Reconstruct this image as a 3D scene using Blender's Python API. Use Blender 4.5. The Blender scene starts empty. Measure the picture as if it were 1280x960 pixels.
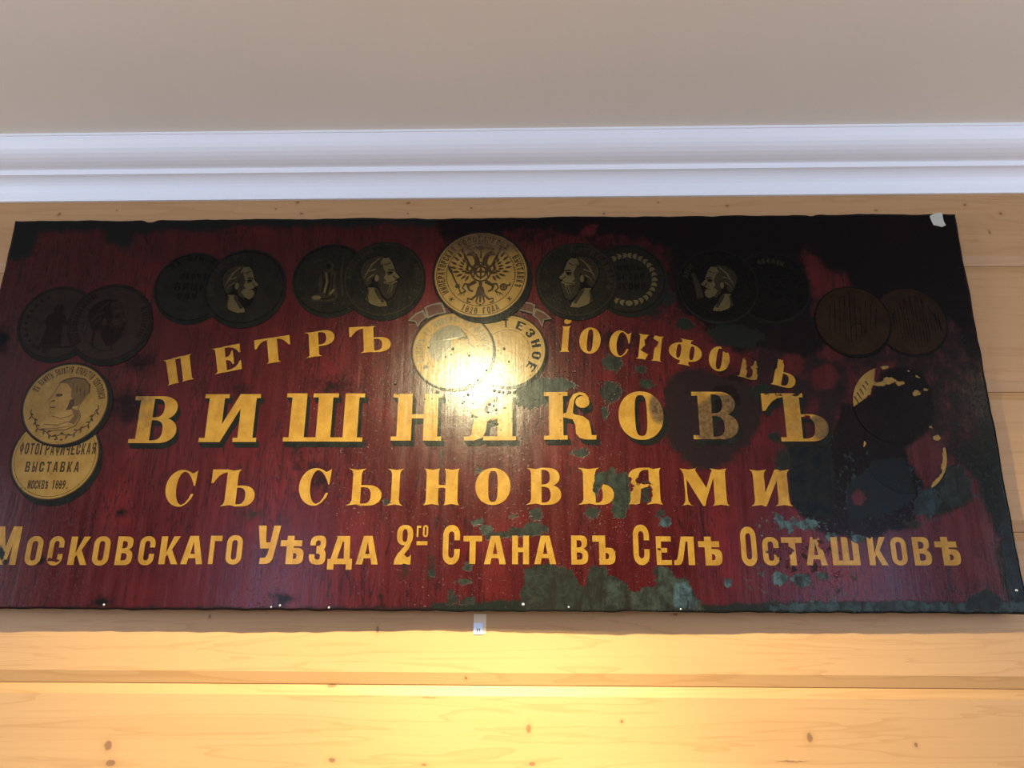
import bpy, bmesh, math, random
import numpy as np
from mathutils import Vector, Matrix
from mathutils.geometry import tessellate_polygon

C = bpy.context.scene.collection
random.seed(7)
RNG = np.random.default_rng(7)

# ------------------------------------------------------------------ camera, light, exposure
CAM = Vector((0.0, -2.2, 1.6))
F_PX = 1035.0
ROT = Matrix(((0.9996238510, 0.0027136874, 0.0272908845),
              (0.0266951571, -0.3243873057, -0.9455475863),
              (0.0062868962, 0.9459204540, -0.3243377400)))
cam_data = bpy.data.cameras.new('camera')
cam_data.sensor_fit = 'HORIZONTAL'
cam_data.sensor_width = 36.0
cam_data.lens = 36.0 * F_PX / 1280.0
cam = bpy.data.objects.new('camera', cam_data)
C.objects.link(cam)
cam.matrix_world = Matrix.Translation(CAM) @ ROT.to_4x4()
sc = bpy.context.scene
sc.camera = cam
sc.view_settings.view_transform = 'Standard'
sc.view_settings.look = 'None'
sc.view_settings.gamma = 1.0
sc.view_settings.use_curve_mapping = False
sc.view_settings.exposure = 0.0

world = bpy.data.worlds.new('daylight')
sc.world = world
world.use_nodes = True
wb = world.node_tree.nodes['Background']
wb.inputs['Color'].default_value = (0.55, 0.72, 1.0, 1)
wb.inputs['Strength'].default_value = 1.2


def aim(o, target):
    d = Vector(target) - o.location
    o.rotation_euler = d.to_track_quat('-Z', 'Y').to_euler()


def spot(name, loc, target, power, col, angle, blend, radius):
    l = bpy.data.lights.new(name, 'SPOT')
    l.energy = power
    l.color = col
    l.spot_size = math.radians(angle)
    l.spot_blend = blend
    l.shadow_soft_size = radius
    o = bpy.data.objects.new(name, l)
    C.objects.link(o)
    o.location = loc
    aim(o, target)
    return o


def area(name, loc, target, power, col, sx, sy):
    l = bpy.data.lights.new(name, 'AREA')
    l.shape = 'RECTANGLE'
    l.energy = power
    l.color = col
    l.size = sx
    l.size_y = sy
    o = bpy.data.objects.new(name, l)
    C.objects.link(o)
    o.location = loc
    aim(o, target)
    return o


# ceiling spotlight in front of the sign, a second one to its right, daylight from the windows opposite
spot('ceiling_spotlight', (-0.262, -1.26, 2.755), (-0.235, -1.26 + 0.42, 2.755 - 0.907), 490, (1.0, 0.90, 0.51), 136, 1.0, 0.028)
spot('ceiling_spotlight_beside', (2.15, -1.35, 2.75), (1.25, 0.0, 1.7), 9, (1.0, 0.72, 0.42), 75, 1.0, 0.03)
# narrow spotlight further back aimed low on the boards under the sign
spot('ceiling_spotlight_low', (-0.02, -1.9, 3.05), (-0.02, 0.0, 0.93), 440, (1.0, 0.92, 0.50), 31, 1.0, 0.03)
WIN = [(-2.15, 0.95), (2.80, 1.15)]                # windows of the back wall: centre, width
ADDED_SWIN = (-3.6, -1.5)                                # side-wall windows, added for fill daylight: from, to
WZ0, WZ1 = 0.95, 2.80
for wx, ww in WIN:
    area('window_daylight', (wx, -5.17, (WZ0 + WZ1) / 2), (wx, 0, (WZ0 + WZ1) / 2), 52, (0.48, 0.62, 1.0), ww - 0.1, WZ1 - WZ0 - 0.1)
for sx in (-1, 1):
    area('window_daylight', (sx * 3.67, sum(ADDED_SWIN) / 2, (WZ0 + WZ1) / 2), (0, sum(ADDED_SWIN) / 2, (WZ0 + WZ1) / 2), 80, (0.74, 0.86, 1.0), ADDED_SWIN[1] - ADDED_SWIN[0] - .1, WZ1 - WZ0 - 0.1)  # added fill light at the side openings, kept out of the sign's reflections

# ------------------------------------------------------------------ helpers


def px(p, y=0.0):
    """point of the plane Y=y seen at the photograph's pixel p (1280x960)"""
    d = ROT @ Vector((p[0] - 640.0, -(p[1] - 480.0), -F_PX))
    t = (y - CAM.y) / d.y
    q = CAM + d * t
    return (q.x, q.z)


YS = -0.060                      # front of the sign
R_T = np.array(ROT.transposed())


def to_px(u, v, y=YS):
    P = np.stack([u - CAM.x, np.full_like(u, y - CAM.y), v - CAM.z])
    c = R_T @ P
    return np.stack([640 + F_PX * c[0] / -c[2], 480 - F_PX * c[1] / -c[2]], 1)


def S(p):
    return px(p, YS)


def tag(o, label=None, cat=None, group=None, kind=None):
    if label:
        o['label'] = label
    if cat:
        o['category'] = cat
    if group:
        o['group'] = group
    if kind:
        o['kind'] = kind
    return o


def link(name, me, mats=(), parent=None):
    o = bpy.data.objects.new(name, me)
    C.objects.link(o)
    for m in (mats if isinstance(mats, (list, tuple)) else [mats]):
        me.materials.append(m)
    if parent:
        o.parent = parent
    return o


# ------------------------------------------------------------------ node helper


class NT:
    def __init__(s, name):
        s.m = bpy.data.materials.new(name)
        s.m.use_nodes = True
        s.t = s.m.node_tree
        s.n = s.t.nodes
        s.b = s.n['Principled BSDF']

    def new(s, typ, **kw):
        n = s.n.new(typ)
        for k, v in kw.items():
            setattr(n, k, v)
        return n

    def put(s, sock, v):
        if isinstance(v, bpy.types.NodeSocket):
            s.t.links.new(v, sock)
        elif isinstance(v, (tuple, list)) and len(v) == 3 and sock.type == 'RGBA':
            sock.default_value = (*v, 1)
        else:
            sock.default_value = v

    def math(s, op, a, b=0.0, c=None, clamp=False):
        n = s.new('ShaderNodeMath', operation=op, use_clamp=clamp)
        s.put(n.inputs[0], a)
        s.put(n.inputs[1], b)
        if c is not None:
            s.put(n.inputs[2], c)
        return n.outputs[0]

    def mix(s, f, a, b, blend='MIX'):
        n = s.new('ShaderNodeMix', data_type='RGBA', blend_type=blend)
        s.put(n.inputs['Factor'], f)
        s.put(n.inputs[6], a)
        s.put(n.inputs[7], b)
        return n.outputs[2]

    def ramp(s, v, a, b, lo=0.0, hi=1.0):
        n = s.new('ShaderNodeMapRange', interpolation_type='SMOOTHSTEP')
        s.put(n.inputs[0], v)
        n.inputs[1].default_value = a
        n.inputs[2].default_value = b
        n.inputs[3].default_value = lo
        n.inputs[4].default_value = hi
        return n.outputs[0]

    def coord(s, scale=(1, 1, 1), loc=(0, 0, 0)):
        tc = s.new('ShaderNodeTexCoord')
        mp = s.new('ShaderNodeMapping')
        s.t.links.new(tc.outputs['Object'], mp.inputs[0])
        mp.inputs['Scale'].default_value = scale
        mp.inputs['Location'].default_value = loc
        return mp.outputs[0]

    def noise(s, vec, scale=1.0, detail=4.0, rough=0.55, dist=0.0):
        n = s.new('ShaderNodeTexNoise')
        s.put(n.inputs['Vector'], vec)
        n.inputs['Scale'].default_value = scale
        n.inputs['Detail'].default_value = detail
        n.inputs['Roughness'].default_value = rough
        n.inputs['Distortion'].default_value = dist
        return n.outputs['Fac']

    def attr(s, name, color=False):
        n = s.new('ShaderNodeAttribute', attribute_name=name)
        return n.outputs['Color'] if color else n.outputs['Fac']

    def bump(s, h, strength=0.3, dist=0.002, normal=None):
        n = s.new('ShaderNodeBump')
        n.inputs['Strength'].default_value = strength
        n.inputs['Distance'].default_value = dist
        s.put(n.inputs['Height'], h)
        if normal is not None:
            s.put(n.inputs['Normal'], normal)
        return n.outputs[0]


def plain(name, col, rough=0.6, amp=0.12, scale=30):
    t = NT(name)
    f = t.noise(t.coord(), scale, 3)
    lo = tuple(c * (1 - amp) for c in col)
    hi = tuple(min(1, c * (1 + amp)) for c in col)
    t.put(t.b.inputs['Base Color'], t.mix(f, lo, hi))
    t.b.inputs['Roughness'].default_value = rough
    return t.m


# ------------------------------------------------------------------ materials of the room
PITCH = 0.386
GROOVE = 1.558


def pine(name, knots):
    t = NT(name)
    tc = t.new('ShaderNodeTexCoord')
    sep = t.new('ShaderNodeSeparateXYZ')
    t.t.links.new(tc.outputs['Object'], sep.inputs[0])
    x, z = sep.outputs[0], sep.outputs[2]
    board = t.math('FLOOR', t.math('DIVIDE', t.math('SUBTRACT', z, GROOVE), PITCH))
    wn = t.new('ShaderNodeTexWhiteNoise', noise_dimensions='1D')
    t.put(wn.inputs['W'], board)
    rnd = wn.outputs['Value']
    off = t.math('MULTIPLY', rnd, 17.0)
    comb = t.new('ShaderNodeCombineXYZ')
    t.put(comb.inputs[0], t.math('ADD', t.math('MULTIPLY', x, 0.55), off))
    t.put(comb.inputs[1], off)
    t.put(comb.inputs[2], t.math('MULTIPLY', z, 9.0))
    big = t.noise(comb.outputs[0], 1.6, 3, 0.5, 0.7)
    comb2 = t.new('ShaderNodeCombineXYZ')
    t.put(comb2.inputs[0], t.math('ADD', t.math('MULTIPLY', x, 1.3), off))
    t.put(comb2.inputs[1], off)
    t.put(comb2.inputs[2], t.math('MULTIPLY', z, 150.0))
    fine = t.noise(comb2.outputs[0], 1.0, 4, 0.6, 0.2)
    rings = t.math('FRACT', t.math('MULTIPLY', big, 7.0))
    rings = t.ramp(rings, 0.72, 0.98)
    col = t.mix(big, (0.3867, 0.2037, 0.0821), (0.4687, 0.2715, 0.1243))
    col = t.mix(t.math('MULTIPLY', fine, 0.45), col, (0.3398, 0.1810, 0.0722))
    col = t.mix(t.math('MULTIPLY', rings, 0.34), col, (0.2930, 0.1358, 0.0441))
    col = t.mix(t.math('MULTIPLY', rnd, 0.15), col, (0.4218, 0.2112, 0.0882))
    halo = None
    core = None
    warp = t.math('MULTIPLY', t.math('SUBTRACT', t.noise(tc.outputs['Object'], 60, 2), 0.5), 0.006)
    for (kx, kz, rx, rz, a) in knots:
        dx = t.math('ADD', t.math('SUBTRACT', x, kx), warp)
        dz = t.math('ADD', t.math('SUBTRACT', z, kz), warp)
        ca, sa = math.cos(a), math.sin(a)
        ex = t.math('ADD', t.math('MULTIPLY', dx, ca / rx), t.math('MULTIPLY', dz, sa / rx))
        ez = t.math('SUBTRACT', t.math('MULTIPLY', dz, ca / rz), t.math('MULTIPLY', dx, sa / rz))
        d = t.math('SQRT', t.math('ADD', t.math('MULTIPLY', ex, ex), t.math('MULTIPLY', ez, ez)))
        core = d if core is None else t.math('MINIMUM', core, d)
    if core is not None:
        col = t.mix(t.ramp(core, 3.2, 0.9, 0, 0.45), col, (0.3465, 0.1764, 0.0693))
        col = t.mix(t.ramp(core, 1.15, 0.7, 0, 0.85), col, (0.1750, 0.0805, 0.0350))
    t.put(t.b.inputs['Base Color'], col)
    t.b.inputs['Roughness'].default_value = 0.5
    t.b.inputs['Specular IOR Level'].default_value = 0.3
    t.put(t.b.inputs['Normal'], t.bump(fine, 0.12, 0.0006))
    return t.m


def K(x, y, r=3.0, rz=None, a=0.0):
    u, v = px((x, y), 0.0)
    s = 0.0019
    return (u, v, r * s, (rz if rz else r) * s, a)


KNOTS = [K(1206, 256, 2.6), K(1251, 267, 3.4, 2.4), K(1237, 290, 1.6, 4.4, 0.2), K(372, 253, 3.4, 2.2), K(377, 267, 3, 2),
         K(74, 268, 3.5, 2.4, .6), K(510, 254, 3.2, 2), K(510, 267, 2, 1.4), K(589, 260, 2.6, 1.8), K(823, 253, 1.6), K(755, 267, 2.6, 2),
         K(909, 257, 3.4, 2.4), K(1095, 263, 3, 2), K(262, 771, 1.8, 3), K(472, 787, 2.1, 4.6), K(844, 768, 3.4, 2.2),
         K(582, 848, 2, 2), K(414, 857, 6, 2.6), K(135, 932, 5.5, 6), K(138, 954, 6.5, 4), K(415, 950, 5, 3), K(530, 956, 4, 1.5),
         K(661, 911, 3, 5.5), K(665, 955, 4.5, 2.6), K(777, 902, 2.2), K(1012, 922, 4, 6.2), K(1145, 931, 2.2, 3, .5),
         K(536, 872, 11, 0.8), K(990, 952, 20, 0.9), K(345, 261, 1.6), K(146, 263, 1.4)]
M_PINE = pine('pine_boards', KNOTS)
M_PINE2 = plain('stained_wood_walls', (0.16, 0.10, 0.06), 0.5, 0.2, 9)
M_CORNICE = plain('white_cornice_paint', (0.80, 0.79, 0.80), 0.45, 0.02, 8)
M_CEIL = plain('cream_ceiling_paint', (0.82, 0.755, 0.65), 0.85, 0.03, 3)
M_FLOOR = plain('oak_floor', (0.24, 0.15, 0.085), 0.4, 0.25, 12)
M_WINFRAME = plain('white_window_paint', (0.8, 0.8, 0.8), 0.4, 0.03)

# ------------------------------------------------------------------ room
XL, XR, YB, ZC = -3.7, 3.7, -5.2, 3.0995


def extrude_profile(name, prof, x0, x1, mat, smooth=False):
    bm = bmesh.new()
    a = [bm.verts.new((x0, y, z)) for y, z in prof]
    b = [bm.verts.new((x1, y, z)) for y, z in prof]
    for i in range(len(prof) - 1):
        f = bm.faces.new((a[i], a[i + 1], b[i + 1], b[i]))
        f.smooth = smooth
    bmesh.ops.recalc_face_normals(bm, faces=bm.faces)
    me = bpy.data.meshes.new(name)
    bm.to_mesh(me)
    bm.free()
    return link(name, me, mat)


def box(name, lo, hi, mat, parent=None, bevel=0.0):
    bm = bmesh.new()
    bmesh.ops.create_cube(bm, size=1)
    for v in bm.verts:
        v.co = Vector((lo[i] + (v.co[i] + .5) * (hi[i] - lo[i]) for i in range(3)))
    if bevel:
        bmesh.ops.bevel(bm, geom=list(bm.edges), offset=bevel, segments=2, affect='EDGES')
    me = bpy.data.meshes.new(name)
    bm.to_mesh(me)
    bm.free()
    return link(name, me, mat, parent)


# wall of wide chamfered pine boards: a solid with the board profile on the room side
prof = [(0.12, -0.02)]
z = GROOVE - 5 * PITCH
first = True
while z < 3.12:
    zb = max(z, -0.02)
    zt = min(z + PITCH, 3.12)
    if z + 0.03 > 0:
        prof += [(0.013, zb), (0.010, zb + 0.0015), (0.0, zb + 0.030)]
    else:
        prof += [(0.0, -0.02)]
    if z + PITCH < 3.12:
        prof += [(0.0, z + PITCH - 0.025), (0.010, z + PITCH - 0.0015), (0.013, z + PITCH)]
    else:
        prof += [(0.0, 3.12)]
    z += PITCH
prof += [(0.12, 3.12), (0.12, -0.02)]
w = extrude_profile('wall_front', prof, XL, XR, M_PINE)
tag(w, kind='structure')
tag(box('ceiling', (XL, YB, ZC), (XR, 0.0, ZC + 0.1), M_CEIL), kind='structure')
tag(box('floor', (XL, YB, -0.1), (XR, 0.0, 0.0), M_FLOOR), kind='structure')
# back wall with two window openings
bm = bmesh.new()


def bm_box(bm, lo, hi):
    r = bmesh.ops.create_cube(bm, size=1)
    for v in r['verts']:
        v.co = Vector((lo[i] + (v.co[i] + .5) * (hi[i] - lo[i]) for i in range(3)))


xs = [XL]
for wx, ww in WIN:
    xs += [wx - ww / 2, wx + ww / 2]
xs.append(XR)
for i in range(0, len(xs), 2):
    bm_box(bm, (xs[i], YB - 0.15, 0), (xs[i + 1], YB, ZC))
for wx, ww in WIN:
    bm_box(bm, (wx - ww / 2, YB - 0.15, 0), (wx + ww / 2, YB, WZ0))
    bm_box(bm, (wx - ww / 2, YB - 0.15, WZ1), (wx + ww / 2, YB, ZC))
me = bpy.data.meshes.new('wall_back')
bm.to_mesh(me)
bm.free()
tag(link('wall_back', me, M_PINE2), kind='structure')
for nm, x0, x1 in (('wall_left', XL - 0.1, XL), ('wall_right', XR, XR + 0.1)):
    bm = bmesh.new()
    bm_box(bm, (x0, YB, 0), (x1, ADDED_SWIN[0], ZC))
    bm_box(bm, (x0, ADDED_SWIN[1], 0), (x1, 0, ZC))
    bm_box(bm, (x0, ADDED_SWIN[0], 0), (x1, ADDED_SWIN[1], WZ0))
    bm_box(bm, (x0, ADDED_SWIN[0], WZ1), (x1, ADDED_SWIN[1], ZC))
    me = bpy.data.meshes.new(nm)
    bm.to_mesh(me)
    bm.free()
    tag(link(nm, me, M_PINE2), kind='structure')
    bm = bmesh.new()
    a, b = x0 + .02, x1 - .03
    ym = sum(ADDED_SWIN) / 2
    for lo, hi in (((a, ADDED_SWIN[0], WZ0), (b, ADDED_SWIN[0] + .06, WZ1)), ((a, ADDED_SWIN[1] - .06, WZ0), (b, ADDED_SWIN[1], WZ1)), ((a, ym - .03, WZ0 + .06), (b, ym + .03, WZ1 - .06)),
                   ((a, ADDED_SWIN[0] + .06, WZ0), (b, ADDED_SWIN[1] - .06, WZ0 + .06)), ((a, ADDED_SWIN[0] + .06, WZ1 - .06), (b, ADDED_SWIN[1] - .06, WZ1))):
        bm_box(bm, lo, hi)
    wn = 'window_3' if x0 < 0 else 'window_4'  # unseen frames added to go with the side fill lights
    me = bpy.data.meshes.new(wn)
    bm.to_mesh(me)
    bm.free()
    tag(link(wn, me, M_WINFRAME), kind='structure')
for i, (wx, ww) in enumerate(WIN):
    bm = bmesh.new()
    x0, x1 = wx - ww / 2, wx + ww / 2
    for lo, hi in (((x0, YB - .12, WZ0), (x0 + .06, YB - .06, WZ1)), ((x1 - .06, YB - .12, WZ0), (x1, YB - .06, WZ1)),
                   ((x0 + .06, YB - .12, WZ0), (x1 - .06, YB - .06, WZ0 + .06)), ((x0 + .06, YB - .12, WZ1 - .06), (x1 - .06, YB - .06, WZ1)),
                   ((wx - .03, YB - .12, WZ0 + .06), (wx + .03, YB - .06, WZ1 - .06))):
        bm_box(bm, lo, hi)
    me = bpy.data.meshes.new('window_%d' % (i + 1))
    bm.to_mesh(me)
    bm.free()
    tag(link('window_%d' % (i + 1), me, M_WINFRAME), kind='structure')

# cornice: lower cove, fillet, upper ovolo (d = projection into the room)
cp = [(0.0, 2.952), (0.008, 2.952), (0.010, 2.957)]
for k in range(9):
    a = k / 8 * math.pi / 2
    cp.append((0.010 + 0.045 * (1 - math.cos(a)), 2.957 + 0.056 * math.sin(a)))
cp += [(0.0575, 3.013), (0.0585, 3.0285), (0.063, 3.0300)]
for k in range(9):
    a = k / 8 * math.pi / 2
    cp.append((0.064 + 0.076 * math.sin(a), 3.0300 + 0.062 * (1 - math.cos(a))))
cp += [(0.1445, 3.093), (0.1445, ZC), (0.0, ZC), (0.0, 2.952)]
tag(extrude_profile('trim_1', [(-d, zz) for d, zz in cp], XL, XR, M_CORNICE), kind='structure')

# ------------------------------------------------------------------ wear of the sign: fields over the sign's face


def sdf_poly(P, pts):
    pts = np.asarray(pts, float)
    d = np.full(len(P), 1e9)
    inside = np.zeros(len(P), bool)
    n = len(pts)
    for i in range(n):
        a, b = pts[i], pts[(i + 1) % n]
        e = b - a
        w_ = P - a
        t_ = np.clip((w_ @ e) / max(e @ e, 1e-9), 0, 1)
        q = w_ - t_[:, None] * e
        d = np.minimum(d, np.einsum('ij,ij->i', q, q))
        c1 = (a[1] <= P[:, 1]) != (b[1] <= P[:, 1])
        xi = a[0] + (P[:, 1] - a[1]) / (e[1] if abs(e[1]) > 1e-9 else 1e-9) * e[0]
        inside ^= c1 & (P[:, 0] < xi)
    d = np.sqrt(d)
    return np.where(inside, d, -d)


def sdf_ell(P, c):
    x, y, rx, ry = c
    k = np.sqrt(((P[:, 0] - x) / rx) ** 2 + ((P[:, 1] - y) / ry) ** 2)
    return (1 - k) * min(rx, ry)


def sdf(P, s):
    return sdf_ell(P, s) if isinstance(s, tuple) else sdf_poly(P, s)


BLK = (0.0030, 0.0028, 0.0030)
DGR = (0.0056, 0.0073, 0.0066)
GRN = (0.0117, 0.0135, 0.0113)
GRN2 = (0.0191, 0.0236, 0.0203)
BLU = (0.0300, 0.0510, 0.0660)  # bluish primer plus the windows' blue reflection put into the colour
SMG = (0.0060, 0.0030, 0.0036)
BROWNBLK = (0.0070, 0.0049, 0.0056)

# soft blackening (old varnish and soot)            shape, colour, softness
SOOT = [
    ([(15, 268), (545, 264), (545, 283), (480, 280), (440, 284), (400, 282), (360, 286), (300, 282), (262, 292), (225, 286), (170, 294), (160, 312), (135, 304), (128, 288), (75, 292), (52, 288), (42, 318), (20, 330), (10, 322)], DGR, 7),
    ([(540, 262), (720, 262), (735, 296), (690, 290), (655, 288), (600, 296), (560, 302), (548, 294)], BLK, 10),
    ([(690, 262), (1196, 262), (1232, 440), (1215, 470), (1195, 410), (1192, 404), (1150, 384), (1110, 378), (1070, 372), (1056, 340), (1030, 336), (1008, 312), (1003, 320), (1016, 362), (1020, 400), (1040, 440), (1010, 452), (985, 445), (950, 438), (925, 440), (905, 434), (882, 420), (872, 398), (852, 392), (838, 375), (832, 340), (836, 312), (800, 300), (760, 296), (735, 300), (700, 292)], BLK, 9),
    ([(832, 478), (848, 460), (880, 462), (915, 470), (948, 482), (956, 505), (948, 535), (930, 562), (905, 582), (880, 587), (852, 576), (836, 552), (824, 525), (828, 500)], BROWNBLK, 7),
    ([(985, 548), (1040, 548), (1052, 500), (1066, 505), (1090, 492), (1102, 462), (1132, 455), (1155, 462), (1168, 488), (1172, 520), (1160, 540), (1146, 552), (1134, 560), (1136, 575), (1150, 595), (1158, 608), (1148, 640), (1142, 662), (1110, 664), (1096, 674), (1072, 676), (1052, 670), (1030, 668), (1004, 648), (990, 630), (984, 590)], BLK, 5),
    ([(1018, 440), (1060, 452), (1062, 500), (1040, 545), (1000, 545), (1024, 520), (1012, 480)], BROWNBLK, 16),
    ([(1186, 560), (1225, 540), (1252, 600), (1262, 680), (1282, 735), (1295, 770), (1272, 770), (1262, 720), (1250, 660), (1235, 640), (1222, 600)], DGR, 7),
    ([(1212, 470), (1248, 470), (1304, 772), (1266, 772)], DGR, 8),
    ([(1168, 590), (1196, 580), (1215, 596), (1216, 628), (1192, 640), (1160, 646), (1146, 640), (1158, 612)], DGR, 6),
    ((163, 508, 26, 20), SMG, 18, .55), ((176, 452, 16, 12), SMG, 16, .4), ((2, 424, 9, 14), BLK, 7), ((300, 486, 12, 7), SMG, 10, .4),
    ((415, 483, 22, 8), SMG, 14, .4), ((770, 425, 30, 10), SMG, 16, .3),
    ([(990, 372), (1242, 372), (1262, 560), (1236, 600), (1180, 566), (1120, 452), (1040, 470), (1000, 520), (950, 500), (940, 440)], BROWNBLK, 14, .45), ([(560, 286), (840, 296), (846, 400), (690, 306)], SMG, 12, .15), ((153, 641, 9, 6), BLK, 8), ((313, 643, 10, 5), DGR, 10),
    ((130, 753, 11, 6), BLK, 7), ((353, 748, 14, 7), BLK, 8), ((475, 750, 4, 10), BLK, 5), ((5, 692, 7, 12), DGR, 6),
    ((52, 700, 5, 4), BLK, 4), ((398, 596, 10, 12), SMG, 14, .1), ((372, 571, 6, 14), SMG, 10, .1), ((540, 712, 4, 12), DGR, 6), ((508, 708, 4, 8), DGR, 8),
    ((1194, 520, 18, 30), BROWNBLK, 20), ((1235, 505, 8, 30), BROWNBLK, 12), ((905, 500, 40, 40), BLK, 20),
    ((940, 420, 40, 14), DGR, 8), ((820, 390, 20, 8), BROWNBLK, 14),
    ((1000, 575, 30, 20), DGR, 8),
    ([(-95, 758), (600, 759), (600, 768), (-95, 768)], BROWNBLK, 4),
    ([(540, 755), (650, 750), (900, 756), (960, 752), (1290, 752), (1295, 770), (540, 770)], DGR, 4),
]
# flaked paint down to the dark primer; blue ones also hold painted window reflection             shape, colour
LOSS = [
    ([(955, 640), (1062, 642), (1075, 664), (1066, 750), (930, 756), (940, 700)], BLU, -1.6),
    ([(960, 670), (1050, 676), (1050, 722), (966, 720)], (0.0045, 0.0035, 0.0040), -0.9),
    ([(640, 690), (950, 690), (945, 760), (540, 760), (560, 720)], GRN, -3.2),
    ([(690, 440), (1000, 470), (960, 690), (560, 690), (600, 640), (700, 560)], GRN, -4.2),
    ([(1060, 560), (1180, 600), (1170, 650), (1080, 660), (1040, 640)], (0.012, 0.021, 0.029), -1.3),
    ([(960, 540), (1040, 545), (1030, 660), (980, 640)], (0.010, 0.018, 0.024), -2.4),
    ([(1180, 400), (1235, 420), (1262, 600), (1200, 640), (1180, 560)], (0.006, 0.009, 0.008), -1.8),
    ([(655, 712), (672, 705), (684, 703), (702, 708), (716, 713), (722, 727), (732, 738), (735, 708), (757, 706), (760, 719), (772, 722), (784, 731), (789, 742), (790, 764), (652, 764), (650, 742), (655, 726)], GRN),
    ([(757, 722), (772, 724), (786, 734), (789, 760), (757, 760)], GRN2),
    ([(788, 742), (806, 734), (821, 732), (816, 712), (824, 705), (838, 712), (842, 722), (860, 722), (868, 738), (880, 764), (788, 764)], GRN2),
    ([(842, 728), (858, 726), (866, 738), (876, 762), (840, 762)], BLU),
    ([(560, 737), (566, 737), (573, 749), (585, 746), (592, 745), (596, 757), (558, 757)], GRN),
    ((584, 709, 6, 6), GRN2), ((541, 714, 4, 7), GRN), ((582, 727, 11, 4), GRN2), ((597, 652, 8, 5), GRN2), ((607, 661, 9, 7), GRN2),
    ((614, 670, 8, 6), GRN), ((628, 668, 11, 5), GRN), ((648, 665, 15, 7), GRN), ((667, 661, 16, 9), GRN), ((670, 643, 9, 9), GRN), ((641, 645, 6, 4), GRN),
    ((740, 641, 9, 8), GRN),
    ([(741, 592), (758, 590), (764, 582), (771, 592), (785, 590), (788, 608), (791, 624), (784, 636), (781, 648), (767, 649), (764, 634), (766, 618), (760, 606), (752, 606), (749, 618), (745, 626), (740, 618)], (0.015, 0.020, 0.016)),
    ((808, 616, 5, 13), GRN), ((826, 641, 6, 5), GRN2), ((831, 652, 8, 8), BLU),
    ([(636, 496), (652, 482), (672, 472), (712, 474), (722, 484), (702, 490), (690, 504), (664, 512), (642, 506)], GRN2),
    ([(752, 449), (760, 443), (775, 446), (781, 456), (770, 466), (755, 461)], GRN),
    ((763, 490, 14, 13), GRN), ((756, 515, 5, 9), GRN), ((808, 480, 9, 6), (0.011, 0.016, 0.010)), ((725, 566, 13, 6), GRN), ((800, 462, 7, 5), GRN), ((600, 587, 5, 4), GRN2),
    ((909, 728, 6, 5), BLU), ((975, 723, 11, 9), BLU), ((1003, 725, 13, 9), BLU), ((1028, 719, 9, 5), BLU), ((1008, 655, 19, 7), BLU), ((984, 659, 11, 9), BLU),
    ((975, 649, 7, 7), BLU), ((1040, 672, 9, 5), BLU), ((484, 627, 4, 2.6), GRN), ((1076, 672, 10, 5), BLU), ((1142, 655, 9, 6), GRN),
    ([(985, 548), (1012, 546), (1040, 556), (1046, 600), (1042, 650), (1010, 646), (990, 630), (986, 590)], (0.0022, 0.0036, 0.0056)),
    ([(1094, 575), (1128, 572), (1140, 590), (1146, 622), (1120, 640), (1090, 646), (1062, 652), (1058, 610)], (0.0040, 0.0065, 0.0100)),
    ([(1150, 612), (1168, 608), (1180, 628), (1170, 642), (1140, 645)], (0.011, 0.019, 0.025)),
    ([(1186, 584), (1206, 582), (1215, 600), (1212, 626), (1190, 636), (1176, 620)], (0.010, 0.014, 0.015)),
    ([(962, 756), (1030, 752), (1150, 750), (1162, 754), (1290, 752), (1294, 764), (960, 764)], (0.016, 0.026, 0.032)),
    ([(1262, 640), (1272, 680), (1290, 752), (1268, 745), (1260, 700), (1252, 660)], (0.008, 0.013, 0.018)),
    ([(1212, 745), (1236, 735), (1260, 752), (1250, 764), (1206, 764)], (0.008, 0.011, 0.013)),
    ([(880, 415), (912, 402), (950, 412), (945, 436), (900, 432)], (0.0045, 0.006, 0.0055)),
    ((836, 372, 9, 10), DGR), ((855, 405, 12, 8), DGR), ((985, 545, 24, 9), DGR), ((960, 395, 18, 9), DGR), ((950, 490, 14, 10), (0.005, 0.008, 0.006)),
]
REDKEEP = [  # where the red ground still shows inside the blackened corner
    [(1006, 312), (1022, 322), (1034, 340), (1058, 342), (1060, 354), (1034, 362), (1018, 362), (1010, 345)],
    [(698, 292), (722, 296), (732, 310), (700, 318), (668, 322), (676, 300)], [(728, 282), (745, 282), (742, 296), (726, 296)],
    (990, 455, 16, 14), (1042, 440, 18, 10), (1070, 430, 14, 6), (1032, 470, 16, 16), (985, 530, 14, 22),
    [(1142, 562), (1166, 566), (1180, 545), (1182, 580), (1166, 608), (1150, 596), (1136, 578)], (1072, 622, 8, 10),
    (978, 670, 10, 10), (1012, 672, 10, 6)]

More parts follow.
